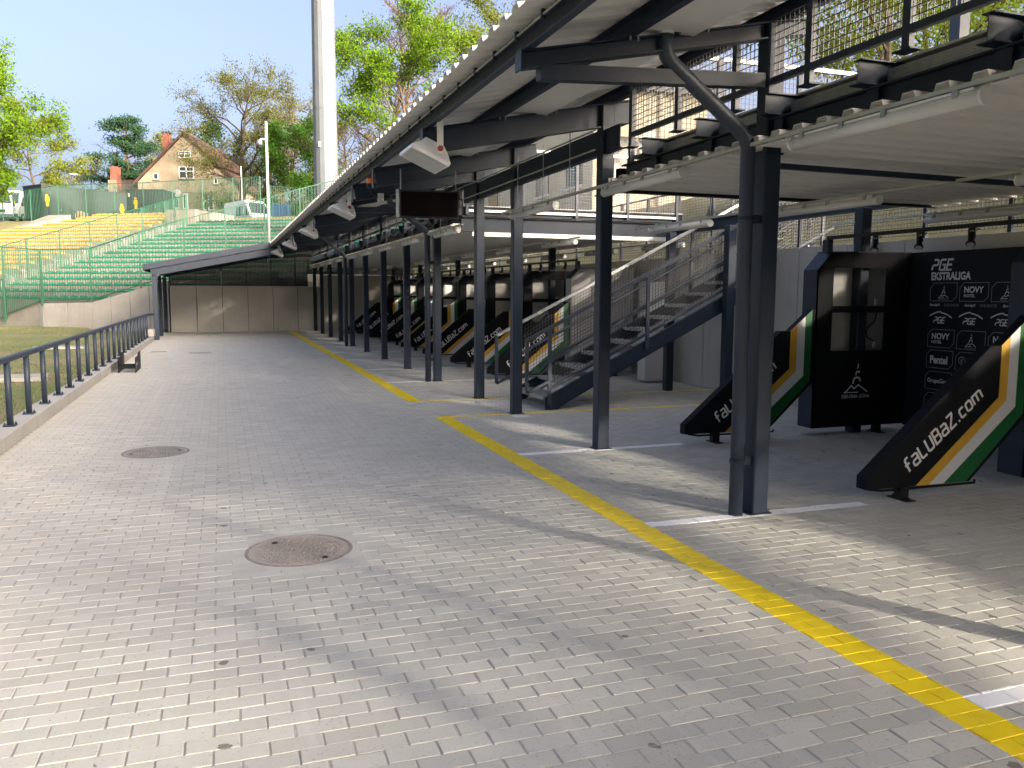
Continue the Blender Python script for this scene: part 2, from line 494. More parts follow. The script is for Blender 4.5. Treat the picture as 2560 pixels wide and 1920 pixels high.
# loose grit and small debris on the paving
gb = MB()
for i in range(700):
    x = random.uniform(-2.1, 4.5); y = 1.5+random.random()**1.6*14
    s_ = random.uniform(0.0015, 0.0045)
    a = random.uniform(0, 6.3)
    pts = [(x+math.cos(a+k*2.1)*s_*random.uniform(.7, 1.5), y+math.sin(a+k*2.1)*s_*random.uniform(.7, 1.5), 0.0005) for k in range(3)]
    gb.add(pts+[(x, y, s_*1.3)], [(0, 1, 3), (1, 2, 3), (2, 0, 3)])
gr = gb.build('grit', mat('grit', (0.24, 0.2, 0.16), 0.9, 0, (0.40, 0.37, 0.33), 20, 0.9), None)
tag(gr, 'fine grit and crumbs scattered over the grey paving', 'grit', None, 'stuff')
# ------------------------------------------------------------------ manholes
IRON = mat('cast_iron', (0.285, 0.25, 0.225), 0.75, 0.0, (0.21, 0.185, 0.168), 9, 0.9, fine=0.3, fscale=90)
IRON2 = mat('cast_iron_grey', (0.24, 0.232, 0.222), 0.75, 0.0, (0.18, 0.172, 0.165), 9, 0.9, fine=0.3, fscale=90)
def manhole(x, y, r, m_, label, relief):
    t_ = thing('manhole_cover', label, 'manhole cover', (x, y, 0), random.uniform(0, 3), 'round manhole covers in the paving')
    MB().lathe([(r+0.022, -0.02), (r+0.022, 0.001), (r+0.004, 0.003), (r, -0.006), (r-0.01, -0.02)], (0, 0, 0), 48).build('frame_ring', m_, t_)
    MB().lathe([(0.0005, -0.004), (r-0.006, -0.004), (r-0.006, -0.02)], (0, 0, 0), 48).build('lid', m_, t_)
    MB().lathe([(r+0.018, -0.0015), (r+0.22, -0.0015)], (0, 0, 0), 48).build('cut_bricks', PAVER, t_, fix=False)
    b_ = MB()
    if relief:
        rr = 0.035
        while rr < r-0.03:
            n = max(6, int(2*PI*rr/0.034))
            for k in range(n):
                a = 2*PI*(k+0.5*(int(rr*100) % 2))/n
                if abs(rr-(r-0.075)) < 0.02 and min(abs((a % PI)-0.4), 9) < 0.12: continue
                w = 2*PI*rr/n*0.38; h = 0.010
                ca, sa = math.cos(a), math.sin(a)
                c4 = [(-h, -w), (h, -w), (h, w), (-h, w)]
                bt = [((rr+u)*ca-v*sa, (rr+u)*sa+v*ca, -0.0045) for u, v in c4]
                tp = [((rr+u*.7)*ca-v*.7*sa, (rr+u*.7)*sa+v*.7*ca, 0.001) for u, v in c4]
                b_.add(bt+tp, [(4, 5, 6, 7), (0, 1, 5, 4), (1, 2, 6, 5), (2, 3, 7, 6), (3, 0, 4, 7)])
            rr += 0.030
        b_.build('relief_studs', m_, t_)
        for a in (0.4, 0.4+PI):
            MB().lathe([(0.0002, 0.0), (0.015, 0.0), (0.019, 0.002), (0.02, -0.004)], ((r-0.075)*math.cos(a), (r-0.075)*math.sin(a), 0.0), 12).build('key_hole', RUBBER, t_)
    return t_
manhole(0.44, 5.47, 0.325, IRON, 'brownish cast iron manhole cover with studded relief nearest the camera', True)
manhole(-0.70, 9.38, 0.315, IRON2, 'grey cast iron manhole cover nearer to the railing', True)
manhole(-0.575, 24.37, 0.28, IRON2, 'distant flat round manhole cover near the end wall', False)
g_ = thing('drain_grate', 'small square brown drain grate by the kerb near the far post', 'drain', (-1.675, 25.05, 0))
MB().box(-0.2, 0.2, -0.17, 0.17, -0.02, -0.006).build('tray', RUBBER, g_)
fb = MB(); fb.box(-0.21, 0.21, -0.19, -0.165, -0.02, 0.003).box(-0.21, 0.21, 0.165, 0.19, -0.02, 0.003).box(-0.21, -0.19, -0.165, 0.165, -0.02, 0.003).box(0.19, 0.21, -0.165, 0.165, -0.02, 0.003)
fb.build('frame', IRON, g_)
for k in range(9): MB().box(-0.19, 0.19, -0.15+k*0.036, -0.135+k*0.036, -0.015, 0.001).build('bar', IRON, g_)

# ------------------------------------------------------------------ terrain
def terrain_mat(name, c1, c2, c3, s1=0.35, s2=2.5):
    m, t, b, pos = newmat(name)
    f1 = ramp(t, noise(t, pos, s1, 5, 0.65), 0.40, 0.60)
    f2 = ramp(t, noise(t, pos, s2, 5, 0.7), 0.38, 0.66)
    cc = mixc(t, f1, c1, c2); cc = mixc(t, M(t, 'MULTIPLY', f2, 0.6), cc, c3)
    sp = ramp(t, noise(t, pos, 40, 3), 0.35, 0.7)
    cc = mixc(t, M(t, 'MULTIPLY', sp, 0.3), cc, tuple(x*0.45 for x in c1))
    t.links.new(cc, b.inputs['Base Color']); b.inputs['Roughness'].default_value = 0.95
    bump(t, b, noise(t, pos, 30, 4), 0.6, 0.03)
    return m
GRASSM = terrain_mat('patchy_grass', (0.12, 0.165, 0.045), (0.25, 0.205, 0.11), (0.19, 0.17, 0.08), 0.45, 1.6)
BANKM = terrain_mat('bank_grass', (0.19, 0.17, 0.075), (0.26, 0.215, 0.12), (0.12, 0.14, 0.045), 0.4, 2.0)
YARDM = terrain_mat('yard_ground', (0.22, 0.2, 0.17), (0.27, 0.25, 0.21), (0.16, 0.16, 0.1), 0.3, 2.0)

def sheet(name, fn, xs, ys, m_, label):
    v = [(x, y, fn(x, y)) for y in ys for x in xs]
    n = len(xs)
    f = [(j*n+i, j*n+i+1, (j+1)*n+i+1, (j+1)*n+i) for j in range(len(ys)-1) for i in range(n-1)]
    o = MB().add(v, f).build(name, m_, None, True, fix=False)
    return tag(o, label, None, None, 'structure')
sheet('ground', lambda x, y: -0.16, list(np.linspace(-600, 600, 25)), list(np.linspace(-600, 900, 25)), YARDM, 'wide flat ground reaching to the horizon')
def field_z(x, y):
    return 0.03 + 0.02*math.sin(x*0.9+y*0.31)*math.cos(y*0.6) + (0.012*max(0, y-30) if x < -5 else 0)
sheet('grass_field', field_z, [-60, -45, -34, -26]+list(np.linspace(-20, -2.44, 36)), list(np.linspace(-14, 47, 90)), GRASSM, 'patchy green and straw coloured grass beyond the railing')
# steep bank and upper yard behind the retaining wall on the right
def bank_z(x, y):
    t_ = min(1, max(0, (x-8.5)/4.6)); return 2.3 + 2.1*t_*t_*(3-2*t_) + 0.05*math.sin(y*1.3+x*2)
sheet('grass_bank', bank_z, list(np.linspace(8.52, 14, 14))+[18, 26, 40, 70], list(np.linspace(-60, 50, 90)), BANKM, 'dry grass bank rising behind the retaining wall')

# grass blades
gb = MB()
for i in range(26000):
    r_ = random.random()
    x = -2.5-random.random()**1.3*13; y = 8+random.random()*32
    n_ = math.sin(x*0.8+1.3*math.sin(y*0.35))*math.cos(y*0.55+x*0.3)+0.5*math.sin(x*2.1+y*1.7)
    if n_ < -0.1 and random.random() < 0.8: continue
    z = field_z(x, y)
    h = random.uniform(0.02, 0.06); a = random.uniform(0, PI); w = random.uniform(.006, .014)
    dx, dy = math.cos(a)*w, math.sin(a)*w
    gb.add([(x-dx, y-dy, z-.005), (x+dx, y+dy, z-.005), (x+random.gauss(0, .02), y+random.gauss(0, .02), z+h)], [(0, 1, 2)])
gm = gb.build('grass', terrain_mat('grass_blades', (0.09, 0.155, 0.028), (0.15, 0.175, 0.05), (0.2, 0.18, 0.08), 0.5, 2), None, fix=False)
tag(gm, 'short uneven grass blades on the field beyond the railing', 'grass', None, 'stuff')
for (x, y, w, l, a, lab) in [(-3.6, 17.5, 0.95, 0.7, 0.15, 'flat pale concrete slab lying in the grass behind the railing posts'),
                             (-4.4, 26.5, 1.3, 0.5, 0.1, 'long flat pale stone slab lying further out in the grass')]:
    sb = MB().cbox((0, 0, 0.05), (w, l, 0.08)).build('concrete_slab', CONC_L, None, bevel=0.01)
    sb.location = (x, y, 0.02); sb.rotation_euler = (0.02, 0.01, a); tag(sb, lab, 'slab')

# ------------------------------------------------------------------ kerb and railing
kerb = MB().box(-2.44, -2.202, -12, 31.0, -0.14, 0.10).build('kerb', KERBM)
tag(kerb, 'low pale concrete kerb under the railing', None, None, 'structure')
y = -12.0; k = 0
while y < 30.9:
    y1 = min(y+1.98, 31.0)
    MB().box(-2.445, -2.195, y+0.004, y1-0.002, 0.0, 0.165+random.uniform(-.002, .002)).build('kerb_stone', KERBM, kerb, bevel=0.008)
    y = y1+0.004
blk = MB().box(-2.45, -2.16, 30.3, 31.0, 0.166, 0.40).build('concrete_block', KERBM, None, bevel=0.01)
tag(blk, 'small pale concrete block at the far end of the kerb', 'block')

rail = thing('steel_railing', 'dark grey tubular steel railing on the concrete kerb', 'railing', (-2.3, 0, 0.167))
pts = [(0, -12, 0.757)]+[(0, yy, 0.757) for yy in (0, 10, 20, 29.2, 29.5)]+[(0.05, 29.75, 0.757), (0.2, 29.9, 0.757)]
MB().path(pts, 0.038, 12).build('top_rail', STEEL_L, rail, True)
pm = MB(); pm.tube((0, 0, 0), (0, 0, 0.735), 0.034, 12); pmesh = pm.mesh('post'); pmesh.materials.append(STEEL_L)
for p in pmesh.polygons: p.use_smooth = len(p.vertices) == 4
plm = MB().box(-0.06, 0.06, -0.075, 0.075, 0, 0.012).mesh('base_plate'); plm.materials.append(STEEL_L)
bm_ = MB().tube((0, 0, 0), (0, 0, 0.014), 0.014, 6).tube((0, 0, 0.014), (0, 0, 0.03), 0.008, 6).mesh('bolt'); bm_.materials.append(STEEL_L)
k = -20
for k in range(-18, 20):
    y = 10.64+0.99*k
    if y > 29.6: break
    p = inst(pmesh, 'post', rail, (0, y, 0))
    inst(plm, 'base_plate', p, (0, 0, 0))
    if k >= -2:
        for sx_ in (-1, 1): inst(bm_, 'bolt', p, (0.045*sx_, 0.055*sx_, 0.012))

# black motorcycle stand standing by the kerb
st = thing('metal_stand', 'low black metal stand of upright plates and rods by the kerb', 'stand', (-2.05, 18.75, 0))
for yy, h in ((0.0, 0.32), (0.62, 0.38)):
    for x0, lean in ((0.0, 0.0), (0.33, 0.0)):
        MB().poly([(x0, yy, 0.0), (x0, yy+0.55, 0.0), (x0, yy+0.55, h), (x0, yy+0.06, h), (x0, yy, h-0.03)], (0.012, 0, 0)).build('plate', BLKMETAL, st)
for yy in (0.04, 0.18, 0.33, 0.5, 0.7, 0.95):
    MB().beam((0.012, yy, 0.1), (0.33, yy, 0.1), 0.02, 0.03).build('rod', BLKMETAL, st)
MB().box(0.3425, 0.344, 0.12, 0.42, 0.14, 0.19).build('sticker', PRINTG, st)
MB().box(0.3425, 0.344, 0.03, 0.08, 0.08, 0.18).build('sticker', PRINTG, st)

# ------------------------------------------------------------------ end wall
ew = thing('end_wall', 'concrete panel wall closing the far end under the black perforated screen', 'wall', (0, 36.95, 0))
X_ = -1.96; k = 0
while X_ < 8.2:
    w = 1.025
    top = 1.90 if X_ < 3.6 else 2.42
    x1 = min(X_+w, 8.28)
    MB().box(X_+0.008, x1-0.008, random.uniform(0, .006), 0.16, -0.1, top).build('panel', CONC, ew, bevel=0.006)
    X_ += w
MB().box(-1.96, 8.28, 0.03, 0.15, -0.1, 1.88).build('core', RUBBER, ew)
MB().box(-1.98, 3.62, -0.03, 0.19, 1.902, 1.925).build('capping', GALV, ew)
ps = thing('perforated_screen', 'black perforated metal screen above the far concrete end wall', 'screen', (0, 36.98, 1.93))
def roof_z(x): return 3.42 + 0.2*(x-1.9)      # underside of the roof sheet
xs = [-1.96, -0.95, 0.06, 1.07, 2.08, 3.09, 3.62, 4.25]
for a, b_ in zip(xs, xs[1:]):
    z0 = 0.0 if a < 3.6 else 0.52
    if b_ > 4.2: b_ = 4.22
    MB().add([(a+.01, 0, z0), (b_-.01, 0, z0), (b_-.01, 0, roof_z(b_)-1.97), (a+.01, 0, roof_z(a)-1.97)], [(0, 1, 2, 3)]).build('sheet', PERF, ps, fix=False)
    MB().box(a-0.02, a+0.02, 0.01, 0.06, z0, roof_z(a)-1.97).build('frame_post', BLKMETAL, ps)
MB().add([(4.25, 0, 0.52), (8.28, 0, 0.52), (8.28, 0, 1.15), (4.25, 0, 1.15)], [(0, 1, 2, 3)]).build('sheet', PERF, ps, fix=False)
MB().box(-1.96, 3.62, 0.01, 0.05, 0.0, 0.04).build('frame_rail', BLKMETAL, ps)
MB().box(0.05, 0.075, -0.03, -0.01, 0.05, 0.62).build('strip', GALV, ps)
MB().box(1.95, 1.97, -0.03, -0.01, 1.0, 1.12).build('strip', GALV, ps)
MB().box(-1.96, -1.94, -0.03, -0.01, -0.02, 0.18).build('strip', GALV, ps)

# ------------------------------------------------------------------ retaining wall on the right
rw = thing('retaining_wall', 'grey concrete panel retaining wall behind the pit boxes', 'wall', (8.28, 0, 0))
y = -14.2
while y < 36.9:
    w = 1.03 if int(y*7) % 5 else 0.5
    y1 = min(y+w, 36.93)
    if y1-y > 0.08:
        MB().box(random.uniform(0, .006), 0.18, y+0.007, y1-0.007, -0.1, 2.39+random.uniform(-.004, .004)).build('panel', CONC, rw, bevel=0.006)
    y = y1
MB().box(0.03, 0.2, -14.2, 36.9, -0.1, 2.37).build('core', RUBBER, rw)

# ------------------------------------------------------------------ the shelter
SH = thing('pit_shelter', 'long anthracite steel pit shelter with white sheet roof and raised terrace', 'shelter', (0, 0, 0))
def rtop(x): return 3.28+0.2*(x-1.92)
colmesh = MB().box(0, 0.14, 0, 0.14, 0, 1).mesh('column'); colmesh.materials.append(STEEL)
for i, cy in enumerate(COLY):
    if cy < -6: continue
    o = MB().box(3.82, 3.96, cy, cy+0.14, 0.0, rtop(3.83)-0.005).build('column', STEEL, SH, bevel=0.010)
    MB().box(3.79, 3.99, cy-0.012, cy+0.152, 0.0, 0.006).build('base_plate', STEEL, o)
    MB().box(3.81, 3.97, cy-0.01, cy+0.15, 2.72, 2.735).build('cap_plate', STEEL, o)
    typeA = abs(cy-5.24) < .1 or abs(cy-15.27) < .1 or abs(cy-26.1) < .1 or abs(cy-36.86) < .1
    h = 0.115 if typeA else 0.235
    yc = cy+0.07
    sl = Vector((1, 0, 0.2)).normalized(); up = Vector((-0.2, 0, 1)).normalized()
    p0 = Vector((1.92, yc, rtop(1.92)))-up*h/2; p1 = Vector((4.16, yc, rtop(4.16)))-up*h/2
    xend = 4.16
    rf = MB().ibeam(p0, p1, 0.11, h, 0.010, 0.008).build('rafter', STEEL, SH)
    MB().box(1.905, 1.92, yc-0.06, yc+0.06, rtop(1.92)-h-0.01, rtop(1.92)).build('end_plate', STEEL, rf)
    if typeA:
        MB().beam((2.05, yc-0.0, 3.155), (3.82, yc, 3.25), 0.09, 0.10).build('strut', STEEL, SH)
    for xb in (2.72, 3.27):
        for s_ in (-1, 1):
            MB().tube((xb+s_*.03, yc-0.075, rtop(xb)-0.03), (xb+s_*.03, yc-0.075, rtop(xb)+0.01), 0.008, 6).build('bolt', GALV, rf)
# purlins along the roof
Y0, Y1 = -9.0, 37.1
for xp, nm in ((1.97, 'purlin'), (2.70, 'purlin'), (3.26, 'purlin'), (4.02, 'purlin')):
    z = rtop(xp)+0.068
    MB().cchan((xp, Y0, z), (xp, Y1, z), 0.06, 0.132, 0.005, -1).build(nm, STEEL_L if xp < 2 else STEEL, SH)
# far roof part over the lane
for xp in (-2.05, -0.7, 0.65):
    z = rtop(xp)+0.068
    MB().cchan((xp, 31.2, z), (xp, Y1, z), 0.06, 0.132, 0.005, -1).build('purlin', STEEL, SH)
for yy in (31.55, 34.2, 36.86):
    up = Vector((-0.2, 0, 1)).normalized()
    MB().ibeam(Vector((-2.2, yy+.07, rtop(-2.2)))-up*.1, Vector((1.9, yy+.07, rtop(1.9)))-up*.1, 0.1, 0.2, 0.01, .008).build('rafter', STEEL, SH)
MB().box(2.74, 3.22, Y0, Y1, rtop(2.95)+0.02, rtop(2.95)+0.032).build('gutter', WHITE_SHEET, SH)
# clip line under the roof edge
MB().tube((1.90, Y0, 3.375), (1.90, 31.0, 3.375), 0.008, 6).build('edge_cable', GALVM, SH)
clm = MB().box(-0.012, 0.012, -0.012, 0.012, -0.03, 0.03).mesh('cable_clip'); clm.materials.append(STEEL)
for k in range(60): inst(clm, 'cable_clip', SH, (1.90, 2.5+k*0.47, 3.375))

def corr(yA, yB, xA, xB, fz, pitch=0.237, rh=0.042, th=0.004):
    """trapezoid sheet, ribs run along x"""
    b_ = MB()
    prof = []
    y = yA
    while y < yB-1e-6:
        for dy, z in ((0, 0), (0.095, 0), (0.122, rh), (0.205, rh), (0.232, 0)):
            if y+dy <= yB+1e-6: prof.append((y+dy, z))
        y += pitch
    prof.append((yB, 0))
    n = len(prof); v = []
    for x in (xA, xB):
        for off in (0, th):
            for (yy, z) in prof: v.append((x, yy, fz(x)+z+off))
    f = []
    for i in range(n-1):
        f.append((i, i+1, 2*n+i+1, 2*n+i)); f.append((n+i+1, n+i, 3*n+i, 3*n+i+1))
        f.append((i+1, i, n+i, n+i+1)); f.append((2*n+i, 2*n+i+1, 3*n+i+1, 3*n+i))
    return b_.add(v, f)
y = -9.0
PW = 0.237*5
while y < 37.1:
    y1 = min(y+PW, 37.12)
    xa = 1.74 if y < 30.4 else -2.42
    if y < 31.0 < y1: xa = 1.74
    corr(y, y1, xa, 4.28, roof_z).build('roof_sheet', WHITE_SHEET, SH, fix=False)
    y = y1
# fascia at the far lane roof
fz = lambda x: roof_z(x)
fp = MB().add([(-2.46, 31.02, fz(-2.46)-0.14), (1.76, 31.02, fz(1.76)-0.14), (1.76, 31.02, fz(1.76)+0.06), (-2.46, 31.02, fz(-2.46)+0.06),
               (-2.46, 31.06, fz(-2.46)-0.14), (1.76, 31.06, fz(1.76)-0.14), (1.76, 31.06, fz(1.76)+0.06), (-2.46, 31.06, fz(-2.46)+0.06)],
              [(0, 1, 2, 3), (7, 6, 5, 4), (0, 4, 5, 1), (3, 2, 6, 7), (0, 3, 7, 4), (1, 5, 6, 2)])
fp.build('fascia_flashing', STEEL_L, SH)
MB().prof([(-.05, -.12), (.05, -.12), (.05, .12), (-.05, .12)], (-2.22, 31.13, fz(-2.22)-0.27), (1.9, 31.13, fz(1.9)-0.27)).build('fascia_beam', STEEL_L, SH)
MB().box(-2.47, -2.44, 31.0, 37.1, fz(-2.46)-0.16, fz(-2.46)+0.06).build('fascia_flashing', STEEL_L, SH)
# end posts on the kerb side and mesh side screen
for px, py, w in ((-2.2, 31.08, 0.16), (-2.2, 33.9, 0.12), (-2.2, 36.7, 0.14)):
    MB().box(px, px+w, py, py+w, 0.0, rtop(px)-0.2).build('column', STEEL_L if py < 32 else STEEL, SH, bevel=0.008)
sb = MB()
for zz in np.arange(0.2, 2.1, 0.05): sb.beam((-2.12, 31.25, zz), (-2.12, 36.7, zz), 0.012, 0.02)
sb.build('side_screen', STEEL, SH)
MB().beam((-2.12, 31.25, 0.16), (-2.12, 36.7, 0.16), 0.05, 0.06).build('side_rail', STEEL, SH)

# terrace: canopy sheets, main beams, joists, deck
SPANS = [(-16.0, -6.2), (-0.4, 7.62), (13.5, 36.8)]
XB = 8.1
def cz(x): return 2.752 - 0.004*(x-3.7)
for a, b_ in SPANS:
    y = a
    while y < b_-0.01:
        y1 = min(y+PW, b_)
        corr(y, y1, 3.70, XB, cz, rh=0.078).build('canopy_sheet', WHITE_SHEET, SH, fix=False)
        y = y1
    # closing angles of the canopy ends
    for ye in (a, b_):
        MB().box(3.70, XB, ye-0.006, ye+0.0, 2.735, 2.84).build('canopy_trim', WHITE_SHEET, SH)
    for xb in (3.90, 6.0, 7.95):
        MB().ibeam((xb, a, 2.908), (xb, b_, 2.908), 0.12, 0.13, 0.012, 0.008).build('main_beam', STEEL, SH)
    n = int((b_-a)/0.917)
    for k in range(n+1):
        yj = min(a+0.06+k*0.917, b_-0.05)
        jo = MB().ibeam((3.74, yj, 3.055), (XB, yj, 3.055), 0.075, 0.15, 0.008, 0.006).build('joist', STEEL, SH)
        MB().box(3.73, 3.85, yj-0.055, yj+0.055, 2.976, 2.984).build('seat_plate', STEEL, jo)
        MB().box(3.86, 3.872, yj-0.05, yj+0.05, 2.857, 2.96).build('stiffener', STEEL, jo)
        if k < n:
            yn = min(a+0.06+(k+1)*0.917, b_-0.05)
            corr(yj+0.045, yn-0.045, 3.93, XB, lambda x: 3.03, pitch=0.1, rh=0.025).build('deck_sheet', GALV, SH, fix=False) if False else None
            dk = MB()
            for q in range(9):
                zz = 3.0+q*0.0085
                dk.box(3.93+0.006*(q % 2), XB, yj+0.045, yn-0.045, zz, zz+0.0082)
            dk.build('deck_panel', GALV, SH)
    MB().box(4.02, XB, a+0.02, b_-0.02, 3.135, 3.15).build('deck_board', LIGHTPANEL, SH)
# beams across the stair openings
for a, b_ in ((-6.2, -0.4), (7.62, 13.5)):
    MB().ibeam((7.95, a, 2.87), (7.95, b_, 2.87), 0.12, 0.2, 0.012, .008).build('main_beam', STEEL, SH)
for ye in (7.70, 13.42, -0.48, -6.12):
    MB().cchan((3.84, ye, 2.83), (8.0, ye, 2.83), 0.08, 0.24, 0.008, 1).build('edge_beam', STEEL, SH)
MB().cchan((3.9, 7.7, 3.28), (3.9, 13.4, 3.28), 0.08, 0.24, 0.008, 1).build('edge_beam', STEEL, SH)
# perforated white edging strip at the near edge of the far canopy
MB().box(4.0, 7.8, 13.36, 13.372, 2.63, 2.70).build('edge_strip', GALV, SH)

# guard panels: posts, rails and real wires
WIRE = mat('wire', (0.05, 0.053, 0.058), 0.4, 0.4)
def wire_panel(p0, p1, z0, z1, step=0.05, r=0.0027):
    """p0,p1: plan points; wires between z0(t), z1(t) lambdas"""
    b_ = MB(); p0 = Vector(p0); p1 = Vector(p1); L = (p1-p0).length; d = (p1-p0)/L
    n = max(1, int(L/step))
    for i in range(n+1):
        t_ = i/n; q = p0.lerp(p1, t_)
        b_.beam((q.x, q.y, z0(t_)), (q.x, q.y, z1(t_)), r*2, r*2, up=(d.x, d.y, 0))
    hh = max(z1(0)-z0(0), z1(1)-z0(1)); m_ = int(hh/step)
    for k in range(m_+1):
        f = k/m_
        a = p0; c = p1
        b_.beam((a.x, a.y, z0(0)+(z1(0)-z0(0))*f), (c.x, c.y, z0(1)+(z1(1)-z0(1))*f), r*2, r*2)
    return b_
def guard(a, b_, x=3.87, top=3.70, zb=3.13, n=None):
    n = n or max(1, round((b_-a)/0.87))
    for k in range(n+1):
        yy = a+(b_-a)*k/n
        gp = MB().box(x-0.02, x+0.02, yy-0.03, yy+0.03, zb, top).build('guard_post', STEEL_L, SH)
        if yy > 2: MB().box(x-0.05, x+0.05, yy-0.07, yy+0.07, zb-0.01, zb+0.0).build('foot_plate', STEEL, gp)
        if k < n:
            yn = a+(b_-a)*(k+1)/n
            MB().beam((x, yy+0.03, zb+0.115), (x, yn-0.03, zb+0.115), 0.04, 0.045).build('guard_rail', STEEL_L, SH)
            wp = wire_panel((x, yy+0.03), (x, yn-0.03), lambda t_: zb+0.13, lambda t_: top, 0.05)
            wp.build('wire_mesh', WIRE, SH, fix=False)
guard(-0.35, 7.46, top=3.68)
guard(13.6, 36.6, top=3.66, n=26)
guard(-16, -6.3, top=3.66, n=8)
def guard_x(y, xa, xb, zb, top):
    n = max(1, round((xb-xa)/1.0))
    for k in range(n+1):
        xx = xa+(xb-xa)*k/n
        MB().box(xx-0.025, xx+0.025, y-0.02, y+0.02, zb, top).build('guard_post', STEEL_L, SH)
        if k < n:
            xn = xa+(xb-xa)*(k+1)/n
            for zz, m_ in ((zb+0.06, GALV), (top-0.02, GALV)):
                MB().beam((xx+.025, y, zz), (xn-.025, y, zz), 0.04, 0.04).build('guard_rail', m_, SH)
            wire_panel((xx+.025, y), (xn-.025, y), lambda t_: zb+.08, lambda t_: top-.04, 0.05).build('wire_mesh', WIRE, SH, fix=False)
guard_x(13.5, 3.95, 7.95, 3.0, 4.12)
guard_x(7.62, 3.95, 7.95, 3.0, 4.12)

# downpipes
for cy in (5.24, 15.27, 26.1):
    yy = cy+0.05
    pp = [(2.99, yy, 3.50), (2.99, yy, 3.40), (3.005, yy, 3.35), (3.04, yy, 3.305), (3.6, yy, 2.90), (3.67, yy, 2.84), (3.70, yy, 2.77), (3.70, yy, 2.66), (3.70, yy, 0.0)]
    dp = MB().path(pp, 0.055, 14).build('downpipe', STEEL_L, SH, True)
    MB().tube((2.99, yy, 3.49), (2.99, yy, 3.56), 0.06, 14).build('spout', WHITE_SHEET, dp)
    for zz in (0.42, 2.25):
        MB().lathe([(0.0565, -0.012), (0.062, -0.012), (0.062, 0.012), (0.0565, 0.012)], (3.70, yy, zz), 14).build('clamp', STEEL, dp)
        MB().box(3.755, 3.82, yy-0.015, yy+0.015, zz-0.03, zz+0.03).build('clamp_arm', STEEL, dp)

# conduits under the canopy and their hangers
CM = mat('conduit_zinc', (0.42, 0.44, 0.38), 0.5, 0.2, (0.35, 0.37, 0.33), 8, 0.6)
for a, b_ in ((-0.6, 10.95), (12.9, 36.7)):
    for xc in (3.70, 5.78, 7.9):
        if a > 0: aa, bb = a, b_
        else: aa, bb = a, (10.95 if xc < 7 else 9.3)
        MB().box(xc-0.02, xc+0.02, aa, bb, 2.62 if xc > 4 else 2.765, 2.645 if xc > 4 else 2.79).build('conduit', CM, SH)
for cy in (8.6, 9.4, 10.3, 14.3, 16.6, 19.3, 22, 24.8, 27.4, 30):
    MB().tube((3.70, cy, 2.79), (3.70, cy, 3.45), 0.006, 6).build('hanger_rod', GALV, SH)
# thin service pipes below the eave beam
for zz, xx in ((3.40, 3.78), (3.20, 3.78)):
    MB().tube((xx, 8.1, zz), (xx, 20, zz), 0.010, 6).build('service_pipe', GALVM, SH)
MB().beam((3.96, 5.36, 2.66), (8.1, 5.36, 2.63), 0.045, 0.04).build('tie_bar', STEEL, SH)
MB().ibeam((3.98, 8.17, 3.32), (3.98, 12.5, 3.32), 0.08, 0.26).build('eave_beam', STEEL, SH)
MB().ibeam((3.98, 12.7, 3.50), (3.98, 36.8, 3.50), 0.08, 0.14).build('eave_beam', STEEL, SH)

# rear columns and rear mesh fence on the retaining wall
for cy in COLY[2:]:
    MB().box(7.28, 7.42, cy+0.02, cy+0.16, 0.0, 2.73).build('column', STEEL, SH, bevel=0.01)
rfc = thing('mesh_fence', 'dark wire mesh fence standing on the retaining wall behind the boxes', 'fence', (8.40, 0, 2.39))
for k in range(-2, 31):
    yy = -0.2+1.2*k
    MB().box(-0.025, 0.025, yy-0.025, yy+0.025, 0, 1.25).build('post', STEEL, rfc)
    wp = wire_panel((0, yy+.03), (0, yy+1.17), lambda t_: 0.06, lambda t_: 1.22, 0.05 if yy < 16 else 0.1)
    wp.build('wire_mesh', WIRE, rfc, fix=False)
    MB().beam((0, yy+.025, 1.23), (0, yy+1.175, 1.23), 0.03, 0.03).build('rail', STEEL, rfc)
# ------------------------------------------------------------------ staircase
STR = thing('staircase', 'dark steel open staircase with galvanised treads and mesh railings', 'staircase', (4.4, 11.02, 0))
SLP = 0.5
SW = 1.32                        # clear width in y
NT = 12
RISE, GO = 0.19, 0.38
LEN = NT*GO
for s_, yy in ((0, 0.0), (1, SW)):
    so = MB().poly([(0.0, yy, 0.0), (0.0, yy, 0.17), (LEN+0.1, yy, 0.17+SLP*(LEN+0.1)), (LEN+0.1, yy, 0.17+SLP*(LEN+0.1)-0.235), (0.26, yy, 0.06), (0.20, yy, 0.0)], (0, 0.012, 0)).build('stringer', STEEL, STR)
    for zo in (0.17, -0.06):
        MB().prof([(-.03, -.005), (.03, -.005), (.03, .005), (-.03, .005)], (0.02, yy+(0.03 if s_ == 0 else -0.02), zo+0.01), (LEN+0.1, yy+(0.03 if s_ == 0 else -0.02), zo+0.01+SLP*(LEN+0.08))).build('flange', STEEL, so)
    for k in range(NT*2):
        MB().tube((0.3+k*GO/2, yy-0.008, 0.12+SLP*(0.2+k*GO/2)), (0.3+k*GO/2, yy, 0.12+SLP*(0.2+k*GO/2)), 0.012, 6).build('bolt', STEEL, so)
for k in range(NT+1):
    x = 0.02+k*GO; z = RISE*(k+1)
    tr_ = MB().box(x-0.02, x+0.30, 0.06, SW-0.05, z-0.035, z).build('tread', GALV, STR, bevel=0.004)
    MB().box(x-0.03, x-0.0205, 0.06, SW-0.05, z-0.05, z+0.002).build('nosing', GALV, tr_)
MB().box(LEN+0.05, LEN+1.9, 0.0, SW, 2.39, 2.43).build('landing', GALV, STR)
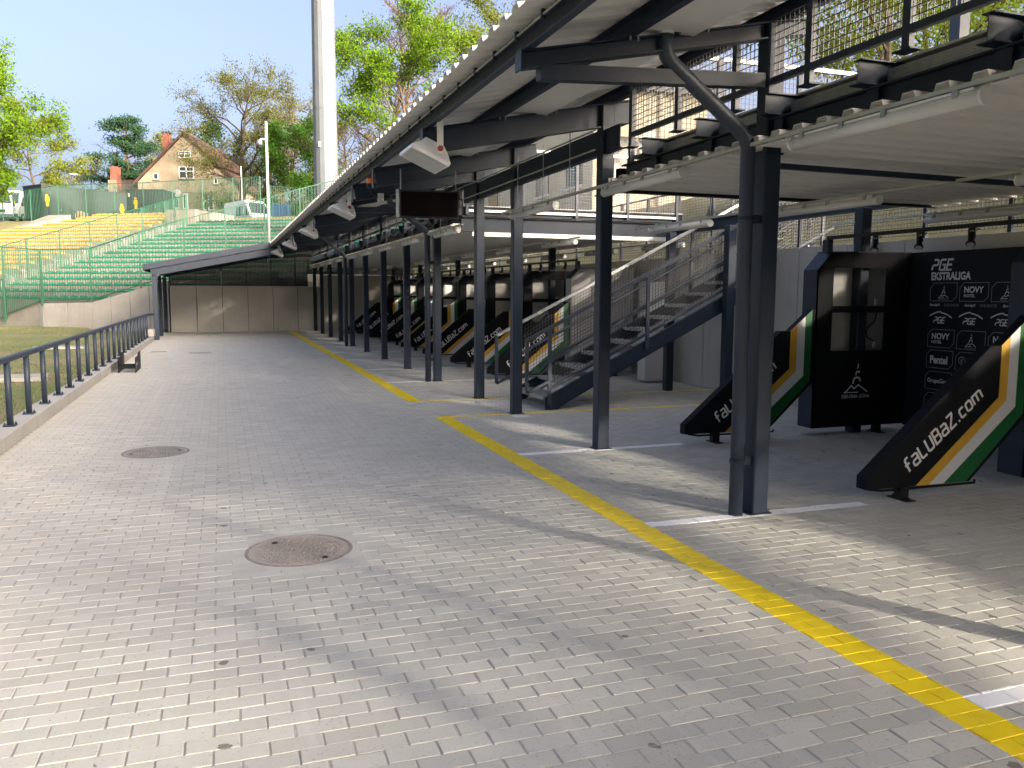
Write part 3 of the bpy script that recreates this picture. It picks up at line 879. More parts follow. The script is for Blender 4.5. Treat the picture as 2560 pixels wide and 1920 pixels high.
for s_, yy in ((0, -0.03), (1, SW+0.03)):
    # posts
    for x in (0.05, 1.62, 3.2, 4.75):
        zb = 0.17+SLP*x
        MB().box(x-0.025, x+0.025, yy-0.02, yy+0.02, zb-0.12, zb+1.02).build('rail_post', STEEL_L, STR)
    # handrail with dropped loop at the foot, mid frame rails
    z0 = 1.17
    MB().beam((-0.30, yy, z0-0.15), (LEN+0.6, yy, z0+SLP*(LEN+0.6)), 0.045, 0.045).build('handrail', STEEL_L if s_ == 0 else GALV, STR)
    MB().beam((-0.30, yy, z0-0.15), (-0.30, yy, 0.26), 0.045, 0.045, up=(1, 0, 0)).build('handrail_drop', STEEL_L, STR)
    MB().beam((-0.30, yy, 0.26), (0.05, yy, 0.43), 0.045, 0.04).build('handrail_return', STEEL_L, STR)
    MB().beam((0.05, yy, 0.31), (LEN+0.4, yy, 0.31+SLP*(LEN+0.35)), 0.035, 0.04).build('bottom_rail', STEEL_L, STR)
    for i in range(3):
        xa, xb = (0.05, 1.62, 3.2, 4.75)[i]+.03, (0.05, 1.62, 3.2, 4.75)[i+1]-.03
        wp = wire_panel((xa, yy), (xb, yy), lambda t_, xa=xa, xb=xb: 0.33+SLP*(xa+(xb-xa)*t_), lambda t_, xa=xa, xb=xb: 1.13+SLP*(xa+(xb-xa)*t_), 0.05, 0.0027)
        wp.build('wire_mesh', WIRE, STR, fix=False)
# inner tube handrails
for yy in (0.06, SW-0.06):
    hr = MB().path([(-0.1, yy, 0.62), (0.0, yy, 0.70), (LEN, yy, 0.70+SLP*LEN), (LEN+0.3, yy, 0.74+SLP*LEN)], 0.02, 8).build('inner_handrail', STEEL_L, STR, True)
# short upper flight along the bank
ST2 = thing('upper_stair', 'short upper flight of galvanised steps beyond the main staircase landing', 'staircase', (9.0, 12.5, 2.39))
for k in range(5):
    MB().box(0.05, 1.05, k*0.28, k*0.28+0.3, 0.16*(k+1)-0.03, 0.16*(k+1)).build('tread', GALV, ST2)
for xx in (0.0, 1.1):
    MB().beam((xx, -0.2, -0.05), (xx, 1.6, 0.9), 0.03, 0.2).build('stringer', STEEL, ST2)
    MB().beam((xx, -0.2, 1.0), (xx, 1.6, 1.95), 0.04, 0.04).build('handrail', STEEL, ST2)
    for q in (0.0, 0.8, 1.5): MB().box(xx-.02, xx+.02, q-.02, q+.02, q*.52, q*.52+1.08).build('rail_post', STEEL, ST2)

# ------------------------------------------------------------------ lettering helpers
def ribbon(b_, pts, w, T, closed=False, th=0.002, lift=0.0):
    """mitred stroke; T maps (u,v,depth) to 3D"""
    n = len(pts); L = []; Rr = []
    for i in range(n):
        p = Vector(pts[i])
        a = Vector(pts[i-1]) if (i > 0 or closed) else None
        c = Vector(pts[(i+1) % n]) if (i < n-1 or closed) else None
        d1 = (p-a).normalized() if a is not None else None
        d2 = (c-p).normalized() if c is not None else None
        if d1 is None: d1 = d2
        if d2 is None: d2 = d1
        n1 = Vector((-d1.y, d1.x)); n2 = Vector((-d2.y, d2.x)); m_ = n1+n2
        if m_.length < 1e-5: m_ = n1
        m_.normalize(); k = w/2/max(0.45, m_.dot(n1))
        L.append(p+m_*k); Rr.append(p-m_*k)
    v = [T(q.x, q.y, th+lift) for q in L]+[T(q.x, q.y, th+lift) for q in Rr]
    f = []
    for i in range(n-1 if not closed else n):
        j = (i+1) % n
        f.append((i, j, n+j, n+i))
    b_.add(v, f)

GLY = {
 'f': (0.50, [[(.5, 1.02), (.27, 1.02), (.17, .92), (.17, 0)], [(0, .58), (.44, .58)]]),
 'a': (0.56, [[(.04, .80), (.44, .80), (.55, .70), (.55, 0), (.12, 0), (.0, .1), (.0, .32), (.12, .42), (.47, .42)]]),
 'L': (0.52, [[(0, 1), (0, .1), (.1, 0), (.5, 0)]]),
 'U': (0.56, [[(0, 1), (0, .1), (.1, 0), (.45, 0), (.55, .1), (.55, 1)]]),
 'B': (0.56, [[(.47, .52), (.55, .42), (.55, .1), (.45, 0), (0, 0), (0, 1), (.43, 1), (.53, .9), (.53, .62), (.45, .53), (.08, .53)]]),
 'Z': (0.60, [[(0, 1), (.55, 1), (.55, .88), (.02, .14), (.02, 0), (.6, 0)]]),
 '.': (0.14, [[(0, .0), (.14, .0)]]),
 'c': (0.46, [[(.46, .66), (.1, .66), (0, .56), (0, .1), (.1, 0), (.46, 0)]]),
 'o': (0.52, [[(.1, 0), (.42, 0), (.52, .1), (.52, .56), (.42, .66), (.1, .66), (0, .56), (0, .1), (.1, 0)]]),
 'm': (0.88, [[(0, 0), (0, .66), (.76, .66), (.86, .56), (.86, 0)], [(.43, .58), (.43, 0)]]),
 'P': (0.62, [[(.05, 1), (.5, 1), (.6, .9), (.6, .58), (.5, .48), (.12, .48), (.0, .38), (0, 0)]]),
 'G': (0.60, [[(.6, 1), (.1, 1), (0, .9), (0, .1), (.1, 0), (.6, 0), (.6, .5), (.28, .5)]]),
 'E': (0.56, [[(.6, 1), (0, 1), (0, 0), (.6, 0)], [(.08, .5), (.52, .5)]]),
}
def stroke_text(txt, h, w, gap, shear, T, th=0.002):
    b_ = MB(); x = 0; j = 0
    for ch_ in txt:
        wd, strokes = GLY[ch_]
        for s_ in strokes:
            pts = [((x+px+shear*py)*h, py*h) for px, py in s_]
            ribbon(b_, pts, w*h, T, False, th, 0.0004*(j % 3)); j += 1
        x += wd+gap
    return b_, x*h

def font_mesh(txt, size, bold=0.0, shear=0.0, align='LEFT'):
    cu = bpy.data.curves.new('lettering', 'FONT')
    cu.body = txt; cu.size = size; cu.shear = shear; cu.offset = bold; cu.align_x = align; cu.resolution_u = 3
    ob = bpy.data.objects.new('lettering', cu); col.objects.link(ob)
    dg = bpy.context.evaluated_depsgraph_get(); dg.update()
    me = bpy.data.meshes.new_from_object(ob.evaluated_get(dg))
    bpy.data.objects.remove(ob); bpy.data.curves.remove(cu)
    return me
def place_text(txt, size, o3, ux, uz, m_, parent, name='lettering', bold=0.0, shear=0.0, align='LEFT', sx=1.0):
    """origin o3, ux = reading direction, uz = up, faces ux x uz"""
    me = font_mesh(txt, size, bold, shear, align)
    ux = Vector(ux); uz = Vector(uz); nrm = ux.cross(uz)
    mt = Matrix((ux*sx, uz, nrm)).transposed().to_4x4()
    me.transform(mt); me.materials.clear(); me.materials.append(m_)
    o = bpy.data.objects.new(name, me); o.location = o3
    return link(o, parent)

# tower emblem with two peaks (units: 1 = emblem width)
EMB = [([(.06, .17), (.30, .53), (.43, .37), (.60, .57), (1.0, .18)], .055), ([(.60, .185), (.02, .185), (.09, .24)], .045),
       ([(.36, .62), (.40, .85), (.44, .92), (.56, .95), (.64, .88), (.66, .74)], .075), ([(.47, 1.05), (.49, 1.22), (.60, 1.25), (.62, 1.17)], .06),
       ([(.51, 1.38), (.55, 1.47), (.56, 1.66)], .045)]
def emblem(parent, T, size, name='emblem', m_=PRINTW):
    b_ = MB()
    for i, (pts, w) in enumerate(EMB): ribbon(b_, [(x*size, y*size*0.66) for x, y in pts], w*size*0.85, T, False, 0.002, 0.0003*i)
    return b_.build(name, m_, parent, fix=False)

# ------------------------------------------------------------------ pit box partitions
WX0 = 4.87
wing_black = [(4.87, .12), (4.87, .225), (6.12, 1.265), (6.247, 1.265), (6.247, .826), (5.39, .115)]
bands = [('yellow_stripe', STR_Y, [(5.39, .115), (6.247, .826), (6.247, 1.265), (6.345, 1.345), (6.345, .793), (5.537, .115)]),
         ('white_stripe', STR_W, [(5.537, .115), (6.345, .793), (6.345, 1.345), (6.452, 1.432), (6.452, .735), (5.697, .115)]),
         ('green_stripe', STR_G, [(5.697, .115), (6.452, .735), (6.452, 1.432), (6.548, 1.51), (6.548, .672), (5.945, .115)])]
def partition(cy, label, grey=False, detail=True):
    P = thing('box_partition', label, 'partition', (0, cy, 0), 0, 'pit box partitions')
    yf = -0.06                                    # near face
    def pl(pts, y0, th, m_, name, parent=P, bev=0.0):
        return MB().poly([(x, y0, z) for x, z in pts], (0, th, 0)).build(name, m_, parent, bevel=bev)
    W = pl(wing_black, yf, 0.11, BLACK, 'wing_board', bev=0.004)
    S = pl([(5.39, .112), (6.25, .824), (6.25, 1.262), (6.555, 1.518), (6.6, 1.518), (6.6, .66), (5.99, .112)], yf+0.012, 0.098, BLACK, 'stripe_board', bev=0.003)
    for nm, m_, pts in bands: pl(pts, yf+0.008, 0.004, m_, nm, S)
    # lettering along the slope
    sl = math.atan2(0.80, 1.0); cs, sn = math.cos(sl), math.sin(sl)
    def T(u, v, d): return (5.305+u*cs-v*sn, yf-d, 0.232+u*sn+v*cs)
    b_, ln = stroke_text('faLUBaZ.com', 0.118, 0.17, 0.235, 0.06, T)
    b_.build('lettering', PRINTW, W, fix=False)
    # tall wall: near skin with two openings, far skin, edges
    ys, yb = yf, 0.20
    if grey:
        pl([(6.6, .10), (6.6, 1.978), (6.79, 2.18), (7.984, 2.2), (7.984, .10)], ys-0.004, 0.02, GREYPANEL, 'wall_skin')
    else:
        for pts in ([(6.6, .10), (6.6, 1.978), (6.79, 2.18), (6.825, 2.18), (6.825, .10)],
                    [(6.825, 2.005), (6.825, 2.18), (7.61, 2.19), (7.61, 2.005)], [(6.825, 1.475), (6.825, 1.555), (7.61, 1.555), (7.61, 1.475)],
                    [(6.825, .10), (6.825, 1.02), (7.61, 1.02), (7.61, .10)], [(7.61, .10), (7.61, 2.19), (7.984, 2.2), (7.984, .10)]):
            pl(pts, ys, 0.018, BLACK, 'wall_skin')
        pl([(6.83, .9), (6.83, 2.1), (7.97, 2.1), (7.97, .9)], yb-0.03, 0.01, LIGHTPANEL, 'inner_panel')
        MB().box(7.575, 7.605, ys+0.12, ys+0.15, 1.50+0.06, 1.50+0.14).build('socket', WHITE_P, P)
        MB().box(7.575, 7.605, ys+0.12, ys+0.15, 1.04, 1.12).build('socket', WHITE_P, P)
        if detail:
            MB().path([(7.61, ys+.13, 1.47), (7.57, ys+.12, 1.36), (7.49, ys+.12, 1.31), (7.45, ys+.12, 1.24), (7.47, ys+.12, 1.17), (7.55, ys+.12, 1.13), (7.61, ys+.13, 1.11)], 0.008, 6).build('cable', RUBBER, P, True)
            def TE(u, v, d): return (7.045+u, ys-d, 0.47+v)
            emblem(P, TE, 0.36)
            place_text('ZIELONA GÓRA', 0.058, (7.225, ys-0.002, 0.447), (1, 0, 0), (0, 0, 1), PRINTW, P, 'lettering', 0.0006, 0.0, 'CENTER')
    MB().poly([(6.6, ys, .1), (6.6, yb, .1), (6.6, yb, 1.978), (6.6, ys, 1.978)], (0.012, 0, 0)).build('edge_board', GREYPANEL if grey else STEEL, P)
    MB().poly([(6.6, ys, 1.978), (6.6, yb, 1.978), (6.79, yb, 2.18), (6.79, ys, 2.18)], (0.012, 0, -0.012)).build('edge_board', STEEL, P)
    MB().poly([(6.79, ys, 2.181), (6.79, yb, 2.181), (7.98, yb, 2.2), (7.98, ys, 2.2)], (0, 0, 0.012)).build('top_board', STEEL, P)
    pl([(6.61, .10), (6.61, 1.978), (6.80, 2.175), (7.98, 2.195), (7.98, .10)], yb, 0.012, BLACK, 'far_skin')
    # feet and bottom bar
    MB().path([(4.95, 0.0, 0.108), (5.08, 0.0, 0.088), (5.9, 0.0, 0.082), (6.1, 0.0, 0.082), (6.1, 0.0, 0.11)], 0.012, 6).build('bottom_bar', BLKMETAL, P)
    for fx in (5.30, 7.62):
        ft = MB().box(fx-0.045, fx+0.045, -0.035, 0.035, 0.006, 0.12).build('foot', BLKMETAL, P)
        MB().box(fx-0.05, fx+0.05, -0.11, 0.11, 0.001, 0.009).build('foot_plate', BLKMETAL, ft)
        for s_ in (-1, 1): MB().tube((fx, s_*0.085, 0.009), (fx, s_*0.085, 0.026), 0.012, 6).build('bolt', BLKMETAL, ft)
    # stand of the spotlight track
    MB().box(6.73, 6.80, -0.05, 0.05, 2.19, 2.33).build('track_stand', STEEL, P)
    return P
names = [(2.44, 'black box partition at the right edge of the picture'), (5.266, 'large striped black partition at the right behind the nearest downpipe'),
         (8.03, 'striped black partition with window openings between the two nearest columns'),
         (15.27, 'striped black partition with plain grey outer skin beside the staircase foot')]
for cy in COLY[9:16]: names.append((cy+0.03, None))
k = 0
for cy, lab in names:
    if cy < 3: continue
    if lab is None:
        k += 1
        lab = 'striped black partition in the far row of boxes, %s one beyond the grey one' % ROW[k-1]
    partition(cy, lab, grey=abs(cy-15.27) < .1, detail=cy < 12)

# back walls of the boxes
XS = 7.985
def sponsor_wall(ya, yb, label, full):
    S = thing('sponsor_wall', label, 'wall panel', (XS, ya, 0), 0, 'printed back walls of the pit boxes')
    MB().box(0, 0.03, 0.0, yb-ya, 0.08, 2.2).build('board', NAVY, S)
    if not full: return S
    yl = yb-ya                                   # left edge as seen = larger y
    def T0(y0, z0):
        return lambda u, v, d: (-d, y0-u, z0+v)
    UX, UZ = (0, -1, 0), (0, 0, 1)
    def Lx(yabs): return yabs-ya
    # title
    b_, ln = stroke_text('PGE', 0.118, 0.19, 0.27, 0.22, T0(Lx(7.66), 1.982))
    b_.build('lettering', PRINTW, S, fix=False)
    place_text('EKSTRALIGA', 0.122, (-0.003, Lx(7.665), 1.868), UX, UZ, PRINTW, S, 'lettering', 0.0045, 0, 'LEFT', 0.80)
    def frame(y0, z0, w=0.375, h=0.21, c=0.055):
        b_ = MB()
        pts = [(c, h), (w, h), (w, c), (w-c, 0), (0, 0), (0, h-c), (c, h)]
        ribbon(b_, pts, 0.005, T0(y0, z0)); b_.build('logo_frame', PRINTG, S, fix=False)
    def novy(y0, z0):
        place_text('NOVY', 0.098, (-0.003, y0-0.055, z0+0.098), UX, UZ, PRINTW, S, 'lettering', 0.003, 0, 'LEFT', 0.92)
        place_text('HOTEL', 0.046, (-0.003, y0-0.055, z0+0.047), UX, UZ, PRINTW, S, 'lettering', 0.0008, 0, 'LEFT', 1.05)
    def tower(y0, z0):
        emblem(S, T0(y0-0.115, z0+0.018), 0.145)
        place_text('ZIELONA GÓRA', 0.021, (-0.003, y0-0.187, z0+0.012), UX, UZ, PRINTG, S, 'lettering', 0, 0, 'CENTER')
    def social(y0, z0):
        place_text('EkstraligaPL', 0.038, (-0.003, y0, z0), UX, UZ, PRINTW, S, 'lettering', 0.0006, 0.25, 'LEFT', 0.80)
        b_ = MB()
        for q in range(5):
            cxx = 0.225+q*0.043
            pts = [(cxx+0.016*math.cos(a), 0.012+0.016*math.sin(a)) for a in np.linspace(0, 2*PI, 13)]
            ribbon(b_, pts, 0.003, T0(y0, z0))
        b_.build('social_icon', PRINTG, S, fix=False)
        for q, ch_ in enumerate('fox>d'): place_text(ch_, 0.024, (-0.003, y0-0.219-q*0.043, z0+0.005), UX, UZ, PRINTG, S, 'social_icon')
    def pge(y0, z0):
        b_, ln = stroke_text('PGE', 0.066, 0.19, 0.26, 0.22, T0(y0-0.06, z0)); b_.build('lettering', PRINTW, S, fix=False)
        b2 = MB()
        arc = [(0.0+0.31*t_, 0.050+0.082*math.sin(PI*(0.12+0.76*t_))) for t_ in np.linspace(0, 0.52, 8)]
        ribbon(b2, [(x, y_) for x, y_ in arc], 0.014, T0(y0, z0))
        arc = [(0.0+0.31*t_, 0.038+0.082*math.sin(PI*(0.12+0.76*t_))) for t_ in np.linspace(0.52, 1.02, 8)]
        ribbon(b2, [(x, y_) for x, y_ in arc], 0.014, T0(y0, z0), lift=0.0004)
        b2.build('arc_logo', PRINTW, S, fix=False)
    YL = Lx(7.662); ST_ = 0.415
    for q in range(3):
        y0 = YL-q*ST_
        frame(y0, 1.62); (tower if q != 1 else novy)(y0, 1.62)
        pge(y0-0.01, 1.362)
        frame(y0+0.0, 1.075); (novy if q != 1 else tower)(y0, 1.075)
    social(YL, 1.562); social(YL-0.49, 1.562); social(YL-0.98, 1.562)
    frame(YL, 0.83); place_text('Pentel', 0.125, (-0.003, YL-0.05, 0.885), UX, UZ, PRINTW, S, 'lettering', 0.004, 0, 'LEFT', 0.82)
    frame(YL-ST_, 0.83)
    b_ = MB(); ribbon(b_, [(0.085+0.042*math.cos(a), 0.115+0.042*math.sin(a)) for a in np.linspace(0, 2*PI, 17)], 0.008, T0(YL-ST_, 0.83)); b_.build('ring_logo', PRINTG, S, fix=False)
    place_text('E', 0.055, (-0.003, YL-ST_-0.068, 0.925), UX, UZ, PRINTG, S, 'lettering', 0.002, 0.2)
    place_text('ELEKTRO', 0.03, (-0.003, YL-ST_-0.15, 0.95), UX, UZ, PRINTG, S)
    frame(YL, 0.575); place_text('GrupaGezet', 0.072, (-0.003, YL-0.03, 0.655), UX, UZ, PRINTW, S, 'lettering', 0.001, 0, 'LEFT', 0.93)
    frame(YL-ST_, 0.575); frame(YL, 0.32)
    return S
sponsor_wall(5.47, 7.985, 'dark sponsor wall with rows of white logos at the right', True)
sponsor_wall(2.6, 5.2, 'dark printed back wall of the box nearest the camera', False)
k = 0
for a, b_ in zip(COLY[8:16], COLY[9:17]):
    k += 1
    sponsor_wall(a+0.25, min(b_-0.05, 36.7), 'dark printed back wall of the %s box in the far row' % ROW[k-1], False)

# spotlight tracks
def track(ya, yb, label, spots):
    Tk = thing('spotlight_track', label, 'light track', (6.765, ya, 2.33), 0, 'spotlight tracks over the boxes')
    MB().box(-0.02, 0.02, 0, yb-ya, 0, 0.04).build('track_rail', BLKMETAL, Tk)
    for q, ys in enumerate(spots):
        sp = thing('spotlight', 'small black spotlight, %s from the camera on the %s' % (ROW[q], 'long far track' if ya > 10 else 'near track'), 'spotlight', (6.765, ys, 2.33), 0, 'spotlights on the tracks')
        MB().box(-0.012, 0.012, -0.03, 0.03, -0.03, 0.0).build('adapter', BLKMETAL, sp)
        for s_ in (-1, 1): MB().beam((0, s_*0.035, -0.02), (0.005, s_*0.035, -0.10), 0.006, 0.014, up=(1, 0, 0)).build('yoke', BLKMETAL, sp)
        d = Vector((-0.35, -0.25, -0.9)).normalized(); c0 = Vector((0.0, 0, -0.09))
        MB().tube(c0-d*0.05, c0+d*0.06, 0.028, 10).build('lamp_body', BLKMETAL, sp)
        MB().tube(c0+d*0.055, c0+d*0.075, 0.042, 12, 0.045).build('lamp_ring', BLKMETAL, sp)
        MB().tube(c0+d*0.0755, c0+d*0.079, 0.034, 12).build('lens', LIGHTPANEL, sp)
        MB().path([c0-d*.05, c0-d*.05+Vector((0.0, -0.08, 0.03)), (0, -0.09, -0.02), (0, -0.02, 0.0)], 0.004, 5).build('cord', RUBBER, sp)
track(2.6, 8.03, 'track above the sponsor wall', [6.05, 6.67, 7.28])
track(15.3, 36.6, 'long spotlight track over the far row of boxes', [15.9, 16.6, 17.3, 18.6, 19.3, 20.0, 21.4, 22.1, 22.8, 24.2, 25.0, 26.9, 27.7, 29.6, 30.3, 32.4, 33.1])

# ------------------------------------------------------------------ tube lamps
def tube_lamp(x, yc, z, label):
    L_ = thing('tube_lamp', label, 'lamp', (x, yc, z), 0, 'white tube lamps hung below the canopy')
    MB().tube((0, -0.74, 0), (0, 0.74, 0), 0.043, 16).build('tube', FROST, L_, True)
    MB().box(-0.03, 0.03, -0.70, 0.70, 0.036, 0.05).build('spine', WHITE_P, L_)
    for yy in (-0.6, -0.1, 0.25, 0.62):
        MB().box(-0.046, 0.046, yy-0.018, yy+0.018, 0.012, 0.052).build('clip', GALVM, L_)
    for s_ in (-1, 1):
        MB().tube((0, s_*0.74, 0), (0, s_*0.755, 0), 0.045, 16).build('end_cap', WHITE_P, L_)
    MB().path([(0, 0.75, 0.0), (0, 0.83, 0.02), (0, 0.82, 0.06), (0.0, 0.66, 0.075), (0, 0.6, 0.09)], 0.006, 5).build('cable', WHITE_P, L_)
rows = [(3.70, 2.705, 'front edge of the canopy'), (5.78, 2.565, 'middle of the canopy'), (7.9, 2.565, 'back of the canopy')]
for xr, zr_, nm in rows:
    ys = [4.03, 6.95, 9.75]+[13.9+2.72*q for q in range(9)]
    for q, yc in enumerate(ys):
        if xr > 7 and q == 2: continue
        tube_lamp(xr, yc, zr_, 'white tube lamp under the %s, %s from the camera' % (nm, ROW[q]))

# ------------------------------------------------------------------ floodlights on the roof edge
def floodlight(y, label):
    Fl = thing('floodlight', label, 'floodlight', (1.95, y, 3.05), 0, 'white floodlights along the roof edge')
    def rot(p):                                   # tilt so that the glass looks down and outwards
        a = math.radians(-24); x, y_, z = p
        return (x*math.cos(a)-z*math.sin(a), y_, x*math.sin(a)+z*math.cos(a))
    g = [(-0.20, -0.27, -0.09), (0.20, -0.27, -0.09), (0.20, 0.27, -0.09), (-0.20, 0.27, -0.09)]
    r1 = [(-0.205, -0.275, -0.055), (0.205, -0.275, -0.055), (0.205, 0.275, -0.055), (-0.205, 0.275, -0.055)]
    bk = [(-0.10, -0.17, 0.055), (0.15, -0.17, 0.055), (0.15, 0.17, 0.055), (-0.10, 0.17, 0.055)]
    b2 = [(-0.09, -0.13, 0.10), (0.11, -0.13, 0.10), (0.11, 0.13, 0.10), (-0.09, 0.13, 0.10)]
    v = [rot(p) for p in g+r1+bk+b2]
    f = [(0, 1, 2, 3), (12, 13, 14, 15)]
    for L_ in range(3): f += [(L_*4+i, L_*4+(i+1) % 4, L_*4+4+(i+1) % 4, L_*4+4+i) for i in range(4)]
    MB().add(v, f).build('housing', WHITE_P, Fl, bevel=0.004)
    MB().add([rot((x*0.9, y_*0.92, z-0.003)) for x, y_, z in g], [(0, 1, 2, 3)]).build('glass', LIGHTPANEL, Fl, fix=False)
    MB().box(0.03, 0.09, -0.285, -0.279, -0.05, 0.26).build('bracket', WHITE_P, Fl)
    MB().box(0.03, 0.09, 0.279, 0.285, -0.05, 0.26).build('bracket', WHITE_P, Fl)
    MB().box(0.03, 0.09, -0.285, 0.285, 0.255, 0.262).build('bracket', WHITE_P, Fl)
    MB().tube((0.06, -0.30, 0.0), (0.06, -0.285, 0.0), 0.028, 10).build('knob', RED, Fl)
    MB().tube((0.06, 0.0, 0.26), (0.06, 0.0, 0.36), 0.012, 6).build('hanger', STEEL, Fl)
for q, y in enumerate((8.05, 13.9, 19.3, 24.75, 30.2)):
    floodlight(y, 'white floodlight under the roof edge, %s to the camera' % ORD[q])

# amber warning beacon
bc = thing('warning_beacon', 'amber warning beacon on an arm below the roof edge', 'beacon', (2.05, 11.75, 3.14))
MB().path([(0.25, 0.02, -0.10), (0.10, 0, -0.12), (0.0, 0, -0.06), (0, 0, 0.0)], 0.022, 8).build('arm', BLKMETAL, bc)
MB().lathe([(0.001, 0.0), (0.068, 0.0), (0.074, 0.05), (0.066, 0.06), (0.001, 0.06)], (0, 0, 0), 16).build('base', BLKMETAL, bc, True)
MB().lathe([(0.066, 0.06), (0.074, 0.07), (0.070, 0.13), (0.048, 0.175), (0.001, 0.185)], (0, 0, 0), 16).build('dome', ORANGE, bc, True)
MB().box(0.08, 0.16, -0.05, 0.01, -0.19, -0.07).build('coil', GALV, bc)
# scoreboard
sbd = thing('display_board', 'black rectangular LED display hung between the columns', 'display', (2.22, 10.70, 2.66))
MB().box(0, 0.80, 0, 0.10, 0, 0.355).build('case', BLKMETAL, sbd)
MB().box(0.025, 0.775, -0.003, -0.0002, 0.02, 0.335).build('screen', SCREEN, sbd)
MB().box(-0.022, -0.001, -0.004, 0.11, 0.0, 0.36).build('side_profile', GALVM, sbd)
for xx in (0.03, 0.77): MB().tube((xx, 0.05, 0.355), (xx, 0.05, 0.62), 0.008, 6).build('hanger', GALV, sbd)
MB().path([(0.80, 0.05, 0.3), (0.86, 0.05, 0.25), (0.87, 0.05, 0.1), (0.83, 0.05, 0.0), (0.84, 0.05, -0.05)], 0.008, 6).build('cable', RUBBER, sbd)

# galvanised cable ladder climbing the retaining wall
cl = thing('cable_tray', 'perforated galvanised cable tray climbing the retaining wall diagonally', 'cable tray', (8.2, 9.3, 0.9))
for dz in (0, 0.18):
    MB().beam((0, 0.9, -0.25+dz), (0, -0.5, 1.35+dz), 0.06, 0.04).build('tray_side', GALV, cl)
for q in range(12):
    t_ = q/11; MB().beam((0, 0.9-1.4*t_, -0.25+1.6*t_), (0, 0.9-1.4*t_, -0.07+1.6*t_), 0.02, 0.03, up=(0, 1, 0)).build('rung', GALVM, cl)
ct = thing('wall_tray', 'short horizontal perforated galvanised tray on the retaining wall under the stairs', 'cable tray', (8.2, 11.6, 1.55))
MB().box(-0.05, 0.05, 0, 1.3, 0, 0.02).build('tray_base', GALV, ct)
for q in range(14): MB().box(-0.055, -0.05, 0.04+q*0.09, 0.09+q*0.09, 0.02, 0.05).build('tray_tab', GALV, ct)
eb = thing('electrical_cabinet', 'tall light grey electrical cabinet behind the staircase', 'cabinet', (7.5, 13.75, 0))
MB().box(0, 0.55, 0, 0.3, 0.05, 1.9).build('case', LIGHTPANEL, eb, bevel=0.008)
MB().box(0.03, 0.52, -0.006, 0, 0.1, 1.85).build('door', LIGHTPANEL, eb)
MB().box(0.46, 0.49, -0.016, -0.006, 0.95, 1.1).build('handle', BLKMETAL, eb)
# ------------------------------------------------------------------ stands behind the end wall
TH = math.radians(32)
U2 = Vector((math.cos(TH), -math.sin(TH), 0)); V2 = Vector((math.sin(TH), math.cos(TH), 0))
P0 = Vector((-9.49, 45.0, 0))
DR, DZ, Z0 = 1.1, 0.2985, 1.952
def SP(a, t_, z=0.0): return P0+U2*a+V2*t_+Vector((0, 0, z))
def rowz(i): return Z0+DZ*i
def yard_z(x, y):
    t_ = (x-P0.x)*V2.x+(y-P0.y)*V2.y
    return float(np.interp(t_, [-6, -3.2, -1.5, 0, 15.8, 20.5, 60, 300], [-0.4, -0.3, 0.5, 1.0, 5.2, 6.95, 7.6, 9.5]))
ys_ = [37.35+0.9*k for k in range(60)]+[92, 100, 115, 140, 200, 320]
xs_ = [-160, -110, -80, -60, -45]+[-36+1.4*k for k in range(50)]+[36, 44, 60, 90, 140]
sheet('upper_yard', yard_z, xs_, ys_, BANKM, 'grassy slope and yard around the spectator stands')

def seat_mesh(m_):
    b_ = MB()
    b_.add([(-.215, -.18, -.02), (.215, -.18, -.02), (.215, .17, -.035), (-.215, .17, -.035), (-.215, -.19, .04), (.215, -.19, .04), (.20, .17, .02), (-.20, .17, .02)],
           [(3, 2, 1, 0), (4, 5, 6, 7), (0, 1, 5, 4), (1, 2, 6, 5), (2, 3, 7, 6), (3, 0, 4, 7)])
    b_.add([(-.20, .14, .02), (.20, .14, .02), (.20, .17, .02), (-.20, .17, .02), (-.18, .18, .13), (.18, .18, .13), (.18, .20, .13), (-.18, .20, .13)],
           [(4, 5, 6, 7), (0, 1, 5, 4), (1, 2, 6, 5), (2, 3, 7, 6), (3, 0, 4, 7)])
    return b_
SB = seat_mesh(None)
def stand(name, label, rows_, lim, m_):
    G = thing(name, label, 'stand', (P0.x, P0.y, 0), -TH)
    for i in rows_:
        a0, a1 = lim(i)
        if a1-a0 < 0.6: continue
        z = rowz(i)
        MB().box(a0-0.25, a1+0.25, i*DR-0.35, (i+1)*DR-0.353, -0.1, z-0.12).build('step', CONC_S, G)
        MB().box(a0-0.03, a1+0.03, i*DR-0.22, i*DR+0.14, z-0.118, z-0.04).build('plinth', CONC_S, G)
        b_ = MB(); n = int((a1-a0)/0.5)
        for q in range(n):
            cx = a0+0.25+q*0.5+random.gauss(0, .006)
            b_.add([(cx+x, i*DR-0.04+y_, z+zz) for x, y_, zz in SB.v], SB.f)
        b_.build('seat_row', m_, G)
    return G
stand('green_stand', 'terraced stand with rows of green plastic seats behind the end wall', range(-2, 15), lambda i: (0.15, min(17, (6.9+0.848*i*1.1)/0.53)), SEATG)
stand('yellow_stand', 'terraced stand with rows of yellow plastic seats at the left', range(0, 18), lambda i: (-13.0 if i < 14 else -11.5+0.4*(i-14), -2.15), SEATY)
ais = thing('aisle_stairs', 'pale concrete stairs between the yellow and green seats', 'stairs', (P0.x, P0.y, 0), -TH)
for i in range(-1, 36):
    MB().box(-1.85, -0.15, i*0.55-0.40, i*0.55+0.148, -0.1, Z0+DZ*i*0.5-0.2).build('step', CONC_L, ais)
cw = MB().box(-2.0, 0.1, 15.2, 19.8, 4.0, 6.95).build('stair_wall', CONC_S, None)
cw.location = (P0.x, P0.y, 0); cw.rotation_euler = (0, 0, -TH); tag(cw, 'pale concrete block at the head of the aisle stairs', 'wall')
